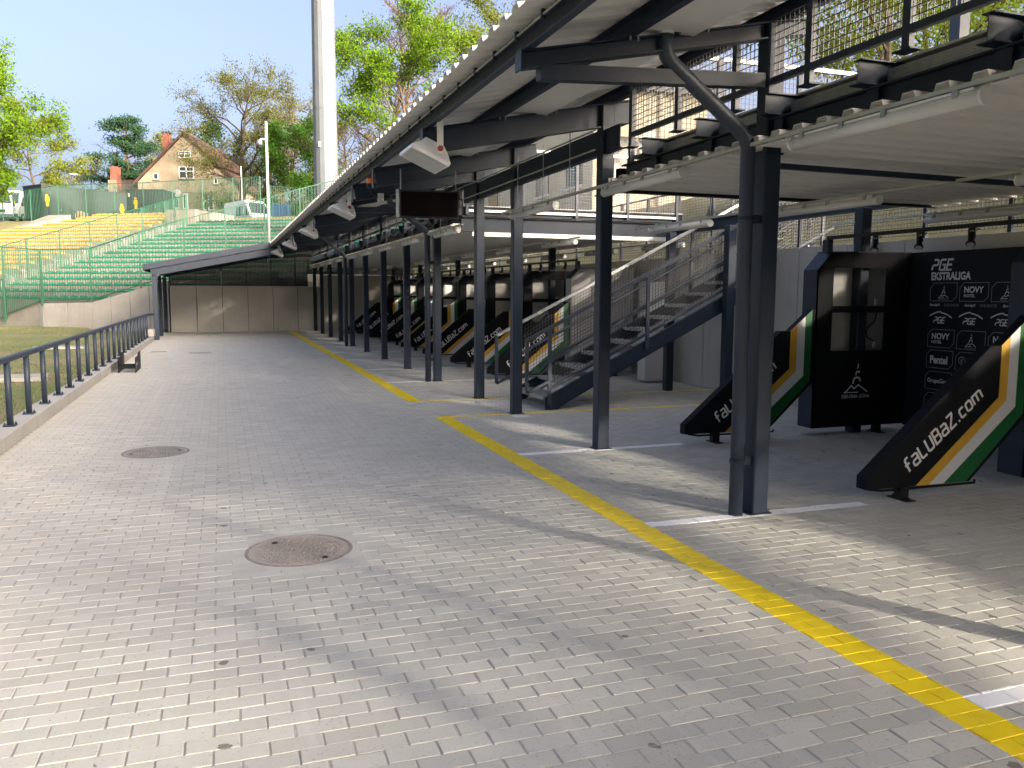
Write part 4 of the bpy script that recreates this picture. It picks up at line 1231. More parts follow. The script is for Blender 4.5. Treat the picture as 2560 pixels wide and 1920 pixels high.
rp = MB().poly([(-15.2, 0, 0.2), (-15.2, 20, 6.9), (-13.3, 20, 6.9), (-13.3, 0, 1.7)], (0, 0, 0.35)).build('side_ramp', CONC_S, None)
rp.location = (P0.x, P0.y, 0); rp.rotation_euler = (0, 0, -TH); tag(rp, 'pale sloping concrete edge at the left end of the yellow seats', 'ramp')

# angled concrete wall in front of the green stand
wl = thing('front_wall', 'pale concrete panel wall in front of the green stand', 'wall', (0, 0, 0))
def wallseg(p, q, zp, zq, m_, n):
    p = Vector(p); q = Vector(q); d = (q-p).normalized(); nrm = Vector((d.y, -d.x, 0))
    L = (q-p).length
    for k in range(n):
        f0, f1 = k/n, (k+1)/n
        A = p+d*(L*f0+0.012); B = p+d*(L*f1-0.012)
        za, zb = zp+(zq-zp)*f0, zp+(zq-zp)*f1
        MB().poly([(A.x, A.y, -0.1), (B.x, B.y, -0.1), (B.x, B.y, zb), (A.x, A.y, za)], -nrm*0.18).build('panel', m_, wl, bevel=0.008)
        Am = p+d*(L*f0-0.02)-nrm*0.04; Bm = p+d*(L*f1+0.02)-nrm*0.04
        MB().poly([(Am.x, Am.y, -0.1), (Bm.x, Bm.y, -0.1), (Bm.x, Bm.y, zb-.03), (Am.x, Am.y, za-.03)], -nrm*0.1).build('core', RUBBER, wl)
wallseg((-7.2, 40.3, 0), (-5.15, 39.0, 0), 1.15, 1.20, CONC_L, 2)
wallseg((-5.15, 39.0, 0), (-2.0, 37.05, 0), 1.20, 2.12, CONC_L, 4)
wallseg((-8.75, 43.1, 0), (-7.22, 40.34, 0), 0.95, 1.15, CONC, 3)

# ------------------------------------------------------------------ green fences
def fence(name, label, pts, hts, bar=0.125, group='green bar fences', mid=None, bw=0.022):
    Fn = thing(name, label, 'fence', pts[0], 0, group)
    o = Vector(pts[0])
    for k, p in enumerate(pts):
        q = Vector(p)-o
        MB().box(q.x-0.035, q.x+0.035, q.y-0.035, q.y+0.035, q.z-0.1, q.z+hts[k]+0.03).build('post', FGREEN, Fn)
        if k == len(pts)-1: break
        r = Vector(pts[k+1])-o
        a = q+Vector((0, 0, hts[k])); b_ = r+Vector((0, 0, hts[k+1]))
        MB().beam(a, b_, 0.04, 0.04).build('top_rail', FGREEN, Fn)
        lo = 0.12
        MB().beam(q+Vector((0, 0, lo)), r+Vector((0, 0, lo)), 0.035, 0.035).build('bottom_rail', FGREEN, Fn)
        L = (Vector((r.x, r.y))-Vector((q.x, q.y))).length; n = max(1, int(L/bar)); bb = MB()
        for j in range(1, n):
            s0 = q.lerp(r, j/n); zt = hts[k]+(hts[k+1]-hts[k])*j/n
            bb.box(s0.x-bw/2, s0.x+bw/2, s0.y-bw/2, s0.y+bw/2, s0.z+lo, s0.z+zt)
        bb.build('bars', FGREEN, Fn, fix=False)
    return Fn
# along the aisle
fence('bar_fence', 'green bar fence climbing the aisle beside the yellow seats', [tuple(SP(-0.05, (-0.8+2.0*k)*DR, rowz(-0.8+2.0*k)-0.25)) for k in range(8)], [2.1]*8)
# on the front wall, rising to the right
zb = lambda x: 1.28 if x < -5.1 else 1.28+(x+5.15)*0.267
pf = [(-7.2, 40.38, 1.15), (-5.15, 39.08, 1.20), (-3.1, 37.8, 1.83), (-1.35, 37.5, 2.40), (0.3, 37.5, 2.88), (1.9, 37.5, 3.36), (3.4, 37.5, 3.85), (5.1, 37.5, 4.35), (6.8, 37.5, 4.85)]
fence('bar_fence', 'green bar fence on the front wall rising behind the far roof', pf, [2.3, 2.25]+[2.27]*7)
fence('bar_fence', 'dense green bar gate panel at the corner of the front wall', [(-8.85, 41.4, 0.55), (-7.25, 40.42, 1.15)], [3.0, 2.3], 0.09)
fence('bar_fence', 'low green bar fence at the left edge above the grass', [(-12.5, 43.6, 0.4), (-10.7, 42.5, 0.4), (-8.9, 41.45, 0.4)], [1.75]*3, 0.11)
fence('bar_fence', 'green bar fence along the top of the yellow seats', [tuple(SP(a, 20.3, 6.95)) for a in (-22, -19.5, -17, -14.6, -12.2, -9.8, -7.4, -5.0, -2.6, -0.2, 1.9)], [1.9, 2.0, 2.2, 2.5, 2.5, 2.5, 2.5, 2.55, 2.6, 2.65, 2.7])
fence('bar_fence', 'green bar fence in front of the house door', [tuple(SP(2.0+2.1*k, 21.5+0.9*k, 6.95)) for k in range(4)], [2.2, 2.1, 2.0, 1.9])

# ------------------------------------------------------------------ things on the yard
RZ = -0.339
# light mast
ms = thing('light_mast', 'tall grey galvanised polygonal floodlight mast behind the far roof', 'mast', (5.8, 47.8, 2.5))
MASTM = mat('mast_zinc', (0.155, 0.172, 0.185), 0.6, 0.2, (0.125, 0.142, 0.155), 0.8, 0.9)
def ngon(n, r): return [(r*math.cos(2*PI*k/n+0.2), r*math.sin(2*PI*k/n+0.2)) for k in range(n)]
zs = [0, 9.2, 15.3, 24]; rs = [0.70, 0.635, 0.60, 0.53]
for k in range(3):
    b_ = MB(); n = 16
    lo = [(x, y_, zs[k]) for x, y_ in ngon(n, rs[k]+(0.012 if k < 2 else 0.0))]; hi = [(x, y_, zs[k+1]+(0.0 if k == 2 else 0.0)) for x, y_ in ngon(n, rs[k+1]+0.006)]
    b_.add(lo+hi, [(i, (i+1) % n, n+(i+1) % n, n+i) for i in range(n)]); b_.build('shaft_section', MASTM, ms)
    if k: MB().lathe([(rs[k]+0.014, -0.02), (rs[k]+0.02, 0), (rs[k]+0.014, 0.02)], (0, 0, zs[k]), 16).build('collar', MASTM, ms)
MB().box(-0.45, -0.35, -0.62, -0.55, 7.1, 7.35).build('label_box', WHITE_P, ms)

# camera pole
cp = thing('camera_pole', 'slim white pole with a dome security camera near the top', 'pole', (2.1, 37.9, 3.3))
MB().tube((0, 0, 0), (0, 0, 5.65), 0.062, 10, 0.05).build('pole', WHITE, cp, True)
MB().path([(0, -0.05, 4.9), (-0.22, -0.05, 4.9), (-0.28, -0.05, 4.85)], 0.03, 8).build('arm', WHITE_P, cp)
MB().lathe([(0.001, 0.02), (0.09, 0.0), (0.12, -0.12), (0.12, -0.22), (0.001, -0.22)], (-0.29, -0.05, 4.86), 14).build('camera_housing', GALV, cp, True)
MB().lathe([(0.12, -0.22), (0.115, -0.30), (0.07, -0.37), (0.001, -0.39)], (-0.29, -0.05, 4.86), 14).build('camera_dome', RUBBER, cp, True)
MB().box(-0.35, -0.05, -0.08, -0.02, 5.3, 5.36).build('bracket', BLKMETAL, cp)
fpole = thing('thin_pole', 'thin white pole standing behind the white van roof', 'pole', tuple(Vector((2.10, 77.84, 7.62))))
MB().tube((0, 0, 0), (0, 0, 5.0), 0.06, 8, 0.045).build('pole', WHITE, fpole, True)
sl = thing('street_lamp', 'small street lamp on a leaning pole above the dark kiosk', 'lamp', tuple(Vector((-12.56, 85.32, 9.17))))
MB().path([(0, 0, 0), (0.1, 0, 2.2), (0.3, 0, 3.0)], 0.05, 8).build('pole', STEEL_L, sl)
MB().box(0.1, 0.7, -0.1, 0.1, 2.98, 3.06).build('lamp_head', LIGHTPANEL, sl)

# kiosks
def kiosk(name, label, loc, rot, L, W_, H, slope=0.0, doors=()):
    K = thing(name, label, 'kiosk', loc, rot)
    MB().box(0, L, 0, W_, 0, H).build('wall', KIOSK, K)
    MB().poly([(-.05, -.05, H), (L+.05, -.05, H-slope), (L+.05, W_+.05, H-slope), (-.05, W_+.05, H)], (0, 0, 0.08)).build('roof', KIOSK, K)
    n = int(L/0.22)
    for k in range(n): MB().box(k*0.22+0.02, k*0.22+0.05, -0.012, 0, 0.02, H-0.02-slope*k/n).build('rib', KIOSK, K)
    for x0, w in doors:
        dr = MB().box(x0, x0+w, -0.03, -0.013, 0.05, 2.05).build('door', KIOSK, K)
        MB().box(x0+w-0.12, x0+w-0.08, -0.05, -0.03, 0.95, 1.1).build('handle', GALV, dr)
    return K
c1 = Vector((-12.37, 71.11, 6.79))
kiosk('kiosk', 'long dark grey metal kiosk above the yellow seats', (c1.x, c1.y, c1.z), math.radians(38), 7.0, 2.6, 2.75, 0.0, ((0.6, 0.9), (2.2, 0.9)))
c2 = Vector((-6.38, 69.01, 6.93))
kk = kiosk('kiosk', 'small dark grey metal cabinet with a white figure three', (c2.x, c2.y, c2.z), RZ, 2.75, 2.2, 2.25, 0.0, ((1.3, 0.95),))
place_text('3', 0.3, (0.12, -0.02, 1.8), (1, 0, 0), (0, 0, 1), PRINTW, kk, 'lettering', 0.008)
def pictogram(loc, label, fem=False):
    Pm = thing('figure_sign', label, 'sign', loc, RZ, 'yellow figure signs')
    MB().lathe([(0.001, -0.02), (0.085, -0.02), (0.085, 0.0), (0.001, 0.0)], (0, 0, 0.78), 14, 'y').build('head', YEL, Pm)
    body = [(-.2, 1.1), (.2, 1.1), (.26, .62), (.17, .6), (.14, .0), (.02, .0), (.0, .45), (-.02, .0), (-.14, .0), (-.17, .6), (-.26, .62)]
    MB().poly([(x*.62, 0, z*.62) for x, z in body], (0, 0.02, 0)).build('body', YEL, Pm)
    MB().box(-0.03, 0.03, 0.021, 0.06, -1.0, 0.5).build('stake', STEEL_L, Pm)
q = Vector((-5.62, 67.23, 7.65)); pictogram((q.x, q.y, q.z), 'yellow figure sign in front of the small dark cabinet')
q = Vector((-6.47, 66.39, 7.06)); pictogram((q.x, q.y, q.z), 'yellow figure sign on the fence left of the small dark cabinet')
q = Vector((-11.83, 69.98, 7.91)); pictogram((q.x, q.y, q.z), 'yellow figure sign on the long dark kiosk', True)
q = Vector((-9.41, 74.42, 7.48))
wbp = MB().box(-0.6, 0.6, 0, 0.05, -0.6, 1.1).build('white_board', WHITE, None); wbp.location = q; wbp.rotation_euler = (0, 0, RZ); tag(wbp, 'plain white board leaning behind the fence by the kiosk', 'board')
q = Vector((-10.51, 72.64, 7.21))
pl_ = thing('wooden_boards', 'row of upright bare wooden boards behind the fence', 'boards', (q.x, q.y, q.z), RZ)
WOOD = mat('wood', (0.36, 0.27, 0.16), 0.8, 0, (0.28, 0.2, 0.12), 3, .8)
for k in range(9): MB().box(-0.95+k*0.24, -0.82+k*0.24, 0, 0.04, -0.9, 0.55+random.uniform(-.08, .08)).build('board', WOOD, pl_)
q = Vector((0.54, 79.47, 7.69))
bb_ = MB().box(-0.8, 0.8, 0, 0.8, -0.5, 1.2).build('blue_bin', mat('bin_blue', (0.02, 0.07, 0.22), 0.5), None, bevel=0.05); bb_.location = Vector((5.16, 75.75, 8.07)); bb_.rotation_euler = (0, 0, RZ); tag(bb_, 'dark blue waste bin behind the fence right of the pole', 'bin')

# vans
PAINT = mat('van_white', (0.72, 0.73, 0.75), 0.25, 0, (0.68, 0.69, 0.71), 1, 0.5, coat=0.6)
def van(label, loc, rot, L=5.6):
    Vn = thing('van', label, 'van', loc, rot, 'white vans on the yard')
    # side profile (x forward, z up): high roof panel van
    prof = [(-L/2, .45), (-L/2+.02, 2.3), (-L/2+.15, 2.55), (L/2-1.75, 2.62), (L/2-1.35, 2.45), (L/2-.62, 1.42), (L/2-.08, 1.08), (L/2, .85), (L/2, .42)]
    secs = [(-1.0, 0.0), (-0.92, 0.0), (0.92, 0.0), (1.0, 0.0)]
    b_ = MB(); n = len(prof)
    def ring(y, ins, up): return [(x*(1-ins*.02), y, z if z < 1.2 else 1.2+(z-1.2)*up) for x, z in prof]
    rs_ = [ring(-.98, 1, .0 if False else .985), ring(-.90, 0, 1.0), ring(.90, 0, 1.0), ring(.98, 1, .985)]
    # tumblehome: narrow the roof
    rr = []
    for k, R_ in enumerate(rs_):
        s_ = -1 if k < 2 else 1
        rr.append([(x, y-s_*max(0, z-1.2)*0.09, z) for x, y, z in R_])
    v = [p for R_ in rr for p in R_]
    f = [tuple(range(n)), tuple(range(3*n, 4*n))]
    for k in range(3): f += [(k*n+i, k*n+(i+1) % n, (k+1)*n+(i+1) % n, (k+1)*n+i) for i in range(n)]
    body = b_.add(v, f).build('body', PAINT, Vn, bevel=0.05)
    # windscreen just proud of the sloping front
    ws = [(L/2-1.30, 2.36), (L/2-.66, 1.46)]
    MB().add([(ws[0][0]+.04, -.74, ws[0][1]+.03), (ws[0][0]+.04, .74, ws[0][1]+.03), (ws[1][0]+.04, .86, ws[1][1]+.02), (ws[1][0]+.04, -.86, ws[1][1]+.02)], [(0, 1, 2, 3)]).build('windscreen', GLASS, Vn)
    for s_ in (-1, 1):
        y0 = s_*1.0
        def side(pts, m_, nm, off=0.012):
            return MB().add([(x, s_*(0.985-max(0, z-1.2)*0.09+off), z) for x, z in pts], [tuple(range(len(pts)))]).build(nm, m_, Vn)
        side([(L/2-1.55, 1.35), (L/2-.85, 1.35), (L/2-1.35, 2.1), (L/2-1.55, 2.1)], GLASS, 'side_window')
        side([(L/2-2.95, 1.35), (L/2-1.85, 1.35), (L/2-1.85, 2.1), (L/2-2.95, 2.1)], GLASS, 'side_window')
        side([(L/2-1.72, .5), (L/2-1.69, .5), (L/2-1.69, 2.3), (L/2-1.72, 2.3)], RUBBER, 'door_gap', 0.014)
        MB().box(L/2-.95, L/2-.8, y0*1.02-.08, y0*1.02+.08, 1.3, 1.6).build('mirror', RUBBER, Vn)
        for xw in (L/2-.95, -L/2+1.1):
            w = MB().lathe([(0.001, -.11), (.34, -.11), (.36, -.07), (.36, .07), (.34, .11), (.001, .11)], (xw, s_*.9, .36), 18, 'y').build('tyre', RUBBER, Vn)
            MB().lathe([(0.001, 0), (.2, 0), (.21, -.02*s_)], (xw, s_*.9+s_*.115, .36), 14, 'y').build('rim', GALV, w)
        MB().box(L/2-.16, L/2+.01, s_*.62-.18, s_*.62+.18, .82, 1.02).build('headlight', LIGHTPANEL, Vn)
    MB().box(L/2-.03, L/2+.03, -.45, .45, .7, .95).build('grille', RUBBER, Vn)
    MB().box(L/2-.02, L/2+.05, -.93, .93, .38, .62).build('bumper', STEEL_L, Vn)
    return Vn
q = Vector((2.47, 74.39, 6.64)); van('white high roof van parked behind the green seats', tuple(q), math.radians(-64), 5.4)
q = Vector((-15.60, 78.69, 7.14)); van('white van behind the fence left of the dark kiosk', tuple(q), math.radians(-97), 5.2)
q = Vector((-16.38, 76.81, 6.97)); van('white van cut by the left edge of the picture', tuple(q), math.radians(-80), 5.4)

# house
STUCCO = concrete('stucco', (0.345, 0.29, 0.205), (0.27, 0.225, 0.16), 0.5)
STUCCO2 = concrete('stucco_low', (0.25, 0.205, 0.145), (0.2, 0.165, 0.12), 0.5)
TILE = mat('roof_tile', (0.105, 0.05, 0.04), 0.85, 0, (0.07, 0.04, 0.034), 1.5, 0.9, bmp=0.4, fscale=8, bdist=0.04)
BRICKC = mat('chimney_brick', (0.26, 0.09, 0.055), 0.85, 0, (0.10, 0.05, 0.04), 1.2, 0.9, bmp=.4, fscale=14, bdist=.03)
q = Vector((-2.97, 92.50, 8.24))
Hs = thing('house', 'old beige gabled house with red tile roof behind the fence', 'house', (q.x, q.y, q.z), RZ)
S_ = 85/2060.4
def hx(px): return (px-468)*S_
HZ = lambda py: (568-py)*S_
xl, xr, ze, za = hx(349), hx(598), HZ(458), HZ(343)
MB().poly([(xl, 0, 0), (xr, 0, 0), (xr, 0, ze-0.2), (0, 0, za), (xl, 0, ze)], (0, 11, 0)).build('wall', STUCCO, Hs)
MB().box(xl-0.02, xr+0.02, -0.03, 0, 0, HZ(483)).build('lower_wall', STUCCO2, Hs)
MB().box(xl-0.03, xr+0.03, -0.10, -0.03, HZ(483), HZ(480)).build('cornice', STUCCO, Hs)
rf = MB(); 
for (x0, z0) in ((xl-0.5, ze-0.45), (xr+0.5, ze-0.65)):
    s_ = -1 if x0 < 0 else 1
    rf.poly([(x0, -0.25, z0), (0, -0.25, za+0.02), (0, -0.25, za+0.3), (x0, -0.25, z0+0.28)], (0, 11.5, 0))
rfo = rf.build('roof', TILE, Hs)
for (px, p0, p1, wd) in ((408, 400, 332, 17), (452, 372, 346, 16)):
    cb = MB().box(hx(px)-wd*S_/2, hx(px)+wd*S_/2, 1.5 if px < 430 else 4, 2.2 if px < 430 else 4.8, HZ(p0)-1.5, HZ(p1)).build('chimney', BRICKC, rfo)
    MB().box(hx(px)-wd*S_/2-.06, hx(px)+wd*S_/2+.06, 1.44 if px < 430 else 3.94, 2.26 if px < 430 else 4.86, HZ(p1)+.001, HZ(p1)+.12).build('chimney_cap', STEEL, rfo)
def window(parent, x0, x1, z0, z1, cross=True, y=-0.0):
    w = MB().box(x0, x1, y-0.05, y-0.031, z0, z1).build('window', GLASS, parent)
    b_ = MB(); t_ = 0.09
    b_.box(x0-t_, x0, y-0.075, y-0.03, z0-t_, z1+t_).box(x1, x1+t_, y-0.075, y-0.03, z0-t_, z1+t_).box(x0, x1, y-0.075, y-0.03, z0-t_, z0).box(x0, x1, y-0.075, y-0.03, z1, z1+t_)
    b_.build('frame', WHITE, w)
    if cross:
        MB().box((x0+x1)/2-.05, (x0+x1)/2+.05, y-0.07, y-0.051, z0, z1).build('mullion', WHITE, w)
        MB().box(x0, x1, y-0.068, y-0.0512, z0+(z1-z0)*.6, z0+(z1-z0)*.6+.08).build('transom', WHITE, w)
    MB().box(x0-.15, x1+.15, y-.16, y-.03, z0-t_-.08, z0-t_).build('sill', STUCCO2, w)
window(Hs, hx(456), hx(482), HZ(397), HZ(385)); window(Hs, hx(455), hx(488), HZ(447), HZ(422)); window(Hs, hx(391), hx(400), HZ(450), HZ(438), False)
window(Hs, hx(423), hx(449), HZ(520), HZ(484), True); window(Hs, hx(463), hx(471), HZ(521), HZ(488), False); window(Hs, hx(513), hx(535), HZ(524), HZ(492)); window(Hs, hx(541), hx(547), HZ(460), HZ(450), False)
MB().lathe([(0.001, -.05), (.3, -.02), (.42, 0.06), (.40, .07)], (hx(450), -.45, HZ(486)), 14, 'y').build('satellite_dish', LIGHTPANEL, Hs)
# low wing on the left
MB().box(hx(268), xl-0.02, 1.0, 7, 0, HZ(485)).build('wing_wall', STUCCO2, Hs)
wr = MB().poly([(hx(260), 0.5, HZ(487)), (hx(352), 0.5, HZ(487)), (hx(352), 4.2, HZ(445)), (hx(262), 4.2, HZ(445))], (0, 0, 0.2)).build('wing_roof', TILE, Hs)
for k in range(9):
    f0 = k/9; MB().poly([(hx(260), 0.5+3.7*f0-.02, HZ(487)+(HZ(445)-HZ(487))*f0+.2), (hx(352), .5+3.7*f0-.02, HZ(487)+(HZ(445)-HZ(487))*f0+.2), (hx(352), .5+3.7*(f0+.1), HZ(487)+(HZ(445)-HZ(487))*(f0+.1)+.2), (hx(260), .5+3.7*(f0+.1), HZ(487)+(HZ(445)-HZ(487))*(f0+.1)+.2)], (0, 0, .05)).build('tile_course', TILE, wr)
MB().box(hx(275), hx(293), 0.6, 1.4, HZ(480), HZ(418)).build('chimney', BRICKC, wr)
MB().box(hx(273), hx(290), 0.2, 0.58, 0, HZ(452)).build('chimney_stack', STUCCO2, Hs)

# cream clubhouse above the bank on the right
CREAM = concrete('cream_render', (0.62, 0.56, 0.42), (0.55, 0.49, 0.37), 0.2)
Bd = thing('clubhouse', 'cream rendered building with dark windows seen through the terrace mesh', 'building', (12.5, 27.0, 4.2), 0)
MB().box(0, 4.6, 0, 18, -0.5, 4.6).build('wall', CREAM, Bd)
MB().box(-0.4, 5.0, -0.4, 18.4, 4.6, 4.9).build('roof', STEEL_L, Bd)
for k in range(5):
    if k < 1:
      w = MB().box(0.8+k*2.7, 2.2+k*2.7, -0.05, -0.002, 1.4, 3.0).build('window', GLASS, Bd)
      MB().box(0.7+k*2.7, 2.3+k*2.7, -0.09, -0.052, 1.3, 1.4).build('sill', WHITE, w)
    w2 = MB().box(-0.05, -0.002, 0.9+k*3.2, 2.3+k*3.2, 1.4, 3.0).build('window', GLASS, Bd)
    MB().box(-0.09, -0.052, 0.8+k*3.2, 2.4+k*3.2, 1.3, 1.4).build('sill', WHITE, w2)
MB().box(2.55, 2.75, -0.12, -0.0, -0.5, 4.6).build('pilaster', CREAM, Bd)
# lattice of posts on the terrace behind the guard
tp = thing('terrace_frame', 'white sunlit posts and diagonal strut on the terrace behind the mesh', 'frame', (7.9, 0, 3.16))
for yy in (0.6, 2.4, 4.2, 6.0, 7.4):
    MB().box(-0.07, 0.07, yy-0.07, yy+0.07, 0, 3.2).build('post', STEEL_L, tp)
MB().beam((0, 2.5, 0.6), (0, 5.9, 2.9), 0.06, 0.06).build('strut', STEEL, tp)
MB().beam((0, 0.6, 3.1), (0, 7.4, 3.1), 0.1, 0.12).build('top_beam', STEEL_L, tp)

# ------------------------------------------------------------------ trees
def leaf_mat(name, c1, c2, tr=0.45):
    m, t, b, pos = newmat(name)
    f = ramp(t, noise(t, pos, 0.8, 4, 0.65), 0.36, 0.64)
    cc = mixc(t, f, c1, c2)
    f2 = ramp(t, noise(t, pos, 9, 2), 0.3, 0.7)
    cc = mixc(t, M(t, 'MULTIPLY', f2, 0.4), cc, tuple(x*0.6 for x in c1))
    df = nd(t, 'ShaderNodeBsdfDiffuse'); tl = nd(t, 'ShaderNodeBsdfTranslucent'); mx = nd(t, 'ShaderNodeMixShader')
    t.links.new(cc, df.inputs[0]); t.links.new(mixc(t, 0.4, cc, (0.25, 0.32, 0.03)), tl.inputs[0])
    mx.inputs[0].default_value = tr
    t.links.new(df.outputs[0], mx.inputs[1]); t.links.new(tl.outputs[0], mx.inputs[2])
    t.links.new(mx.outputs[0], t.nodes['Material Output'].inputs[0])
    t.nodes.remove(b)
    return m
LF_BRIGHT = leaf_mat('leaf_bright', (0.11, 0.215, 0.016), (0.155, 0.26, 0.028))
LF_YEL = leaf_mat('leaf_yellowgreen', (0.155, 0.20, 0.03), (0.20, 0.225, 0.05))
LF_MID = leaf_mat('leaf_mid', (0.055, 0.15, 0.025), (0.08, 0.20, 0.03))
LF_PALE = leaf_mat('leaf_pale', (0.19, 0.215, 0.085), (0.23, 0.24, 0.12))
LF_OLIVE = leaf_mat('leaf_olive', (0.11, 0.125, 0.033), (0.15, 0.155, 0.05))
LF_PINE = leaf_mat('leaf_pine', (0.022, 0.055, 0.028), (0.035, 0.075, 0.035), 0.15)
LF_BUD = leaf_mat('bud_brown', (0.10, 0.075, 0.055), (0.13, 0.105, 0.065))

def tree(name, label, base, H, R, leaf, nleaf, ls, seed, bark=None, clear=0.25, n1=11, n2=6, n3=5, spread=0.5, trunk=None, up=0.5, multi=1, sig=0.35, twigr=0.010, group='trees behind the stands', droop=0):
    rnd = random.Random(seed); bark = bark or BARK
    T = thing(name, label, 'tree', base, 0, group)
    b_ = MB(); tips = []
    tr0 = trunk or H*0.017
    def walk(p, d, L, n, jit, lift):
        pts = [p.copy()]; d = d.normalized()
        for k in range(n):
            d = (d+Vector((rnd.gauss(0, jit), rnd.gauss(0, jit), rnd.gauss(0, jit)+lift))).normalized()
            pts.append(pts[-1]+d*(L/n))
        return pts
    def at(pts, f):
        x = f*(len(pts)-1); i = min(int(x), len(pts)-2)
        return pts[i].lerp(pts[i+1], x-i), (pts[i+1]-pts[i]).normalized()
    for mt in range(multi):
        off = Vector((rnd.uniform(-.8, .8), rnd.uniform(-.8, .8), 0)) if multi > 1 else Vector((0, 0, 0))
        tk = walk(off, Vector((rnd.gauss(0, .12), rnd.gauss(0, .12), 1)), H*0.88, 7, 0.07, 0.06)
        rr = [tr0*(1-0.88*(k/7)**0.9) for k in range(8)]; rr[0] *= 1.35
        b_.path(tk, rr, 7)
        az = rnd.uniform(0, 6.28)
        for i in range(n1):
            f = clear+(0.97-clear)*(i+rnd.random()*.7)/n1
            p, d = at(tk, min(f, .99)); az += 2.4+rnd.gauss(0, .3)
            prof = math.sin(PI*min(1, max(0.08, (f-clear*.7)/(1.08-clear*.7))))**0.6
            L = R*prof*rnd.uniform(.8, 1.15)
            el = spread*rnd.uniform(.6, 1.2)+0.5*max(0, f-.6)
            dd = Vector((math.cos(az)*math.cos(el), math.sin(az)*math.cos(el), math.sin(el)))
            lb = walk(p, dd, L, 5, 0.16, 0.05*up-droop)
            r0 = max(tr0*0.42*(1-f*.6), .03)
            b_.path(lb, [r0*(1-.8*k/5) for k in range(6)], 5)
            for j in range(n2):
                fj = 0.3+0.7*(j+rnd.random())/n2
                q, dq = at(lb, min(fj, .99))
                ds = (dq+Vector((rnd.gauss(0, .6), rnd.gauss(0, .6), rnd.gauss(0.15, .5)))).normalized()
                L2 = L*rnd.uniform(.28, .48)*(1.2-.5*fj)
                sb = walk(q, ds, L2, 3, 0.22, 0.04-droop)
                r1 = max(r0*.36, twigr*1.6)
                b_.path(sb, [r1, r1*.75, r1*.5, r1*.3], 4)
                for k in range(n3):
                    fk = 0.25+0.75*(k+rnd.random())/n3
                    s0, dk = at(sb, min(fk, .99))
                    dt = (dk+Vector((rnd.gauss(0, .7), rnd.gauss(0, .7), rnd.gauss(.1, .6)))).normalized()
                    tw = walk(s0, dt, L2*rnd.uniform(.3, .6), 2, 0.25, 0.0)
                    b_.path(tw, [twigr, twigr*.8, twigr*.5], 3)
                    tips += [tw[1], tw[2], tw[2].lerp(tw[1], .5)]
    b_.build('trunk', bark, T, fix=False)
    if nleaf:
        g = np.random.default_rng(seed); tp_ = np.array([tuple(x) for x in tips])
        c = tp_[g.integers(0, len(tp_), nleaf)]+g.normal(0, sig, (nleaf, 3))*np.array([1, 1, .75])
        a = g.normal(0, 1, (nleaf, 3)); a /= np.linalg.norm(a, axis=1, keepdims=True)
        w = g.normal(0, 1, (nleaf, 3)); w[:, 2] += .0; bb = np.cross(a, w); bb /= np.linalg.norm(bb, axis=1, keepdims=True)
        s_ = ls*g.uniform(.6, 1.35, (nleaf, 1))
        V_ = np.stack([c-a*s_, c+bb*s_*.55, c+a*s_, c-bb*s_*.55], 1).reshape(-1, 3)
        me = bpy.data.meshes.new('crown'); me.vertices.add(nleaf*4); me.vertices.foreach_set('co', V_.reshape(-1))
        me.loops.add(nleaf*4); me.loops.foreach_set('vertex_index', np.arange(nleaf*4, dtype=np.int32))
        me.polygons.add(nleaf); me.polygons.foreach_set('loop_start', (np.arange(nleaf)*4).astype(np.int32))
        me.update(calc_edges=True); me.materials.append(leaf)
        link(bpy.data.objects.new('crown', me), T)
    return T
def pine(label, base, H, seed):
    rnd = random.Random(seed); T = thing('pine_tree', label, 'tree', base, 0, 'trees behind the stands'); b_ = MB(); pts_ = []
    b_.path([(0, 0, 0), (.1, 0, H*.4), (-.1, .1, H*.7), (0, 0, H)], [H*.017, H*.014, H*.009, .03], 7)
    for i in range(22):
        f = .42+.57*i/22; az = i*2.4+rnd.random(); L = H*.27*(1.25-f)*rnd.uniform(.6, 1.3)+.4
        p = Vector((0, 0, H*f)); e = p+Vector((math.cos(az)*L, math.sin(az)*L, L*rnd.uniform(.0, .35)))
        b_.path([p, p.lerp(e, .5)+Vector((0, 0, .1)), e], [.09, .06, .03], 4)
        for k in range(5):
            c = p.lerp(e, .4+.6*k/4)+Vector((rnd.gauss(0, .3), rnd.gauss(0, .3), rnd.gauss(.1, .15)))
            for q in range(70): pts_.append(c+Vector((rnd.gauss(0, .5), rnd.gauss(0, .5), rnd.gauss(0, .2))))
    b_.build('trunk', BARKP, T, fix=False)
    lb = MB()
    for c in pts_:
        a = Vector((rnd.gauss(0, 1), rnd.gauss(0, 1), rnd.gauss(.3, .7))).normalized()*rnd.uniform(.14, .28); w = a.orthogonal().normalized()*.07
        lb.add([c-a, c+w, c+a, c-w], [(0, 1, 2, 3)])
    lb.build('crown', LF_PINE, T, fix=False)

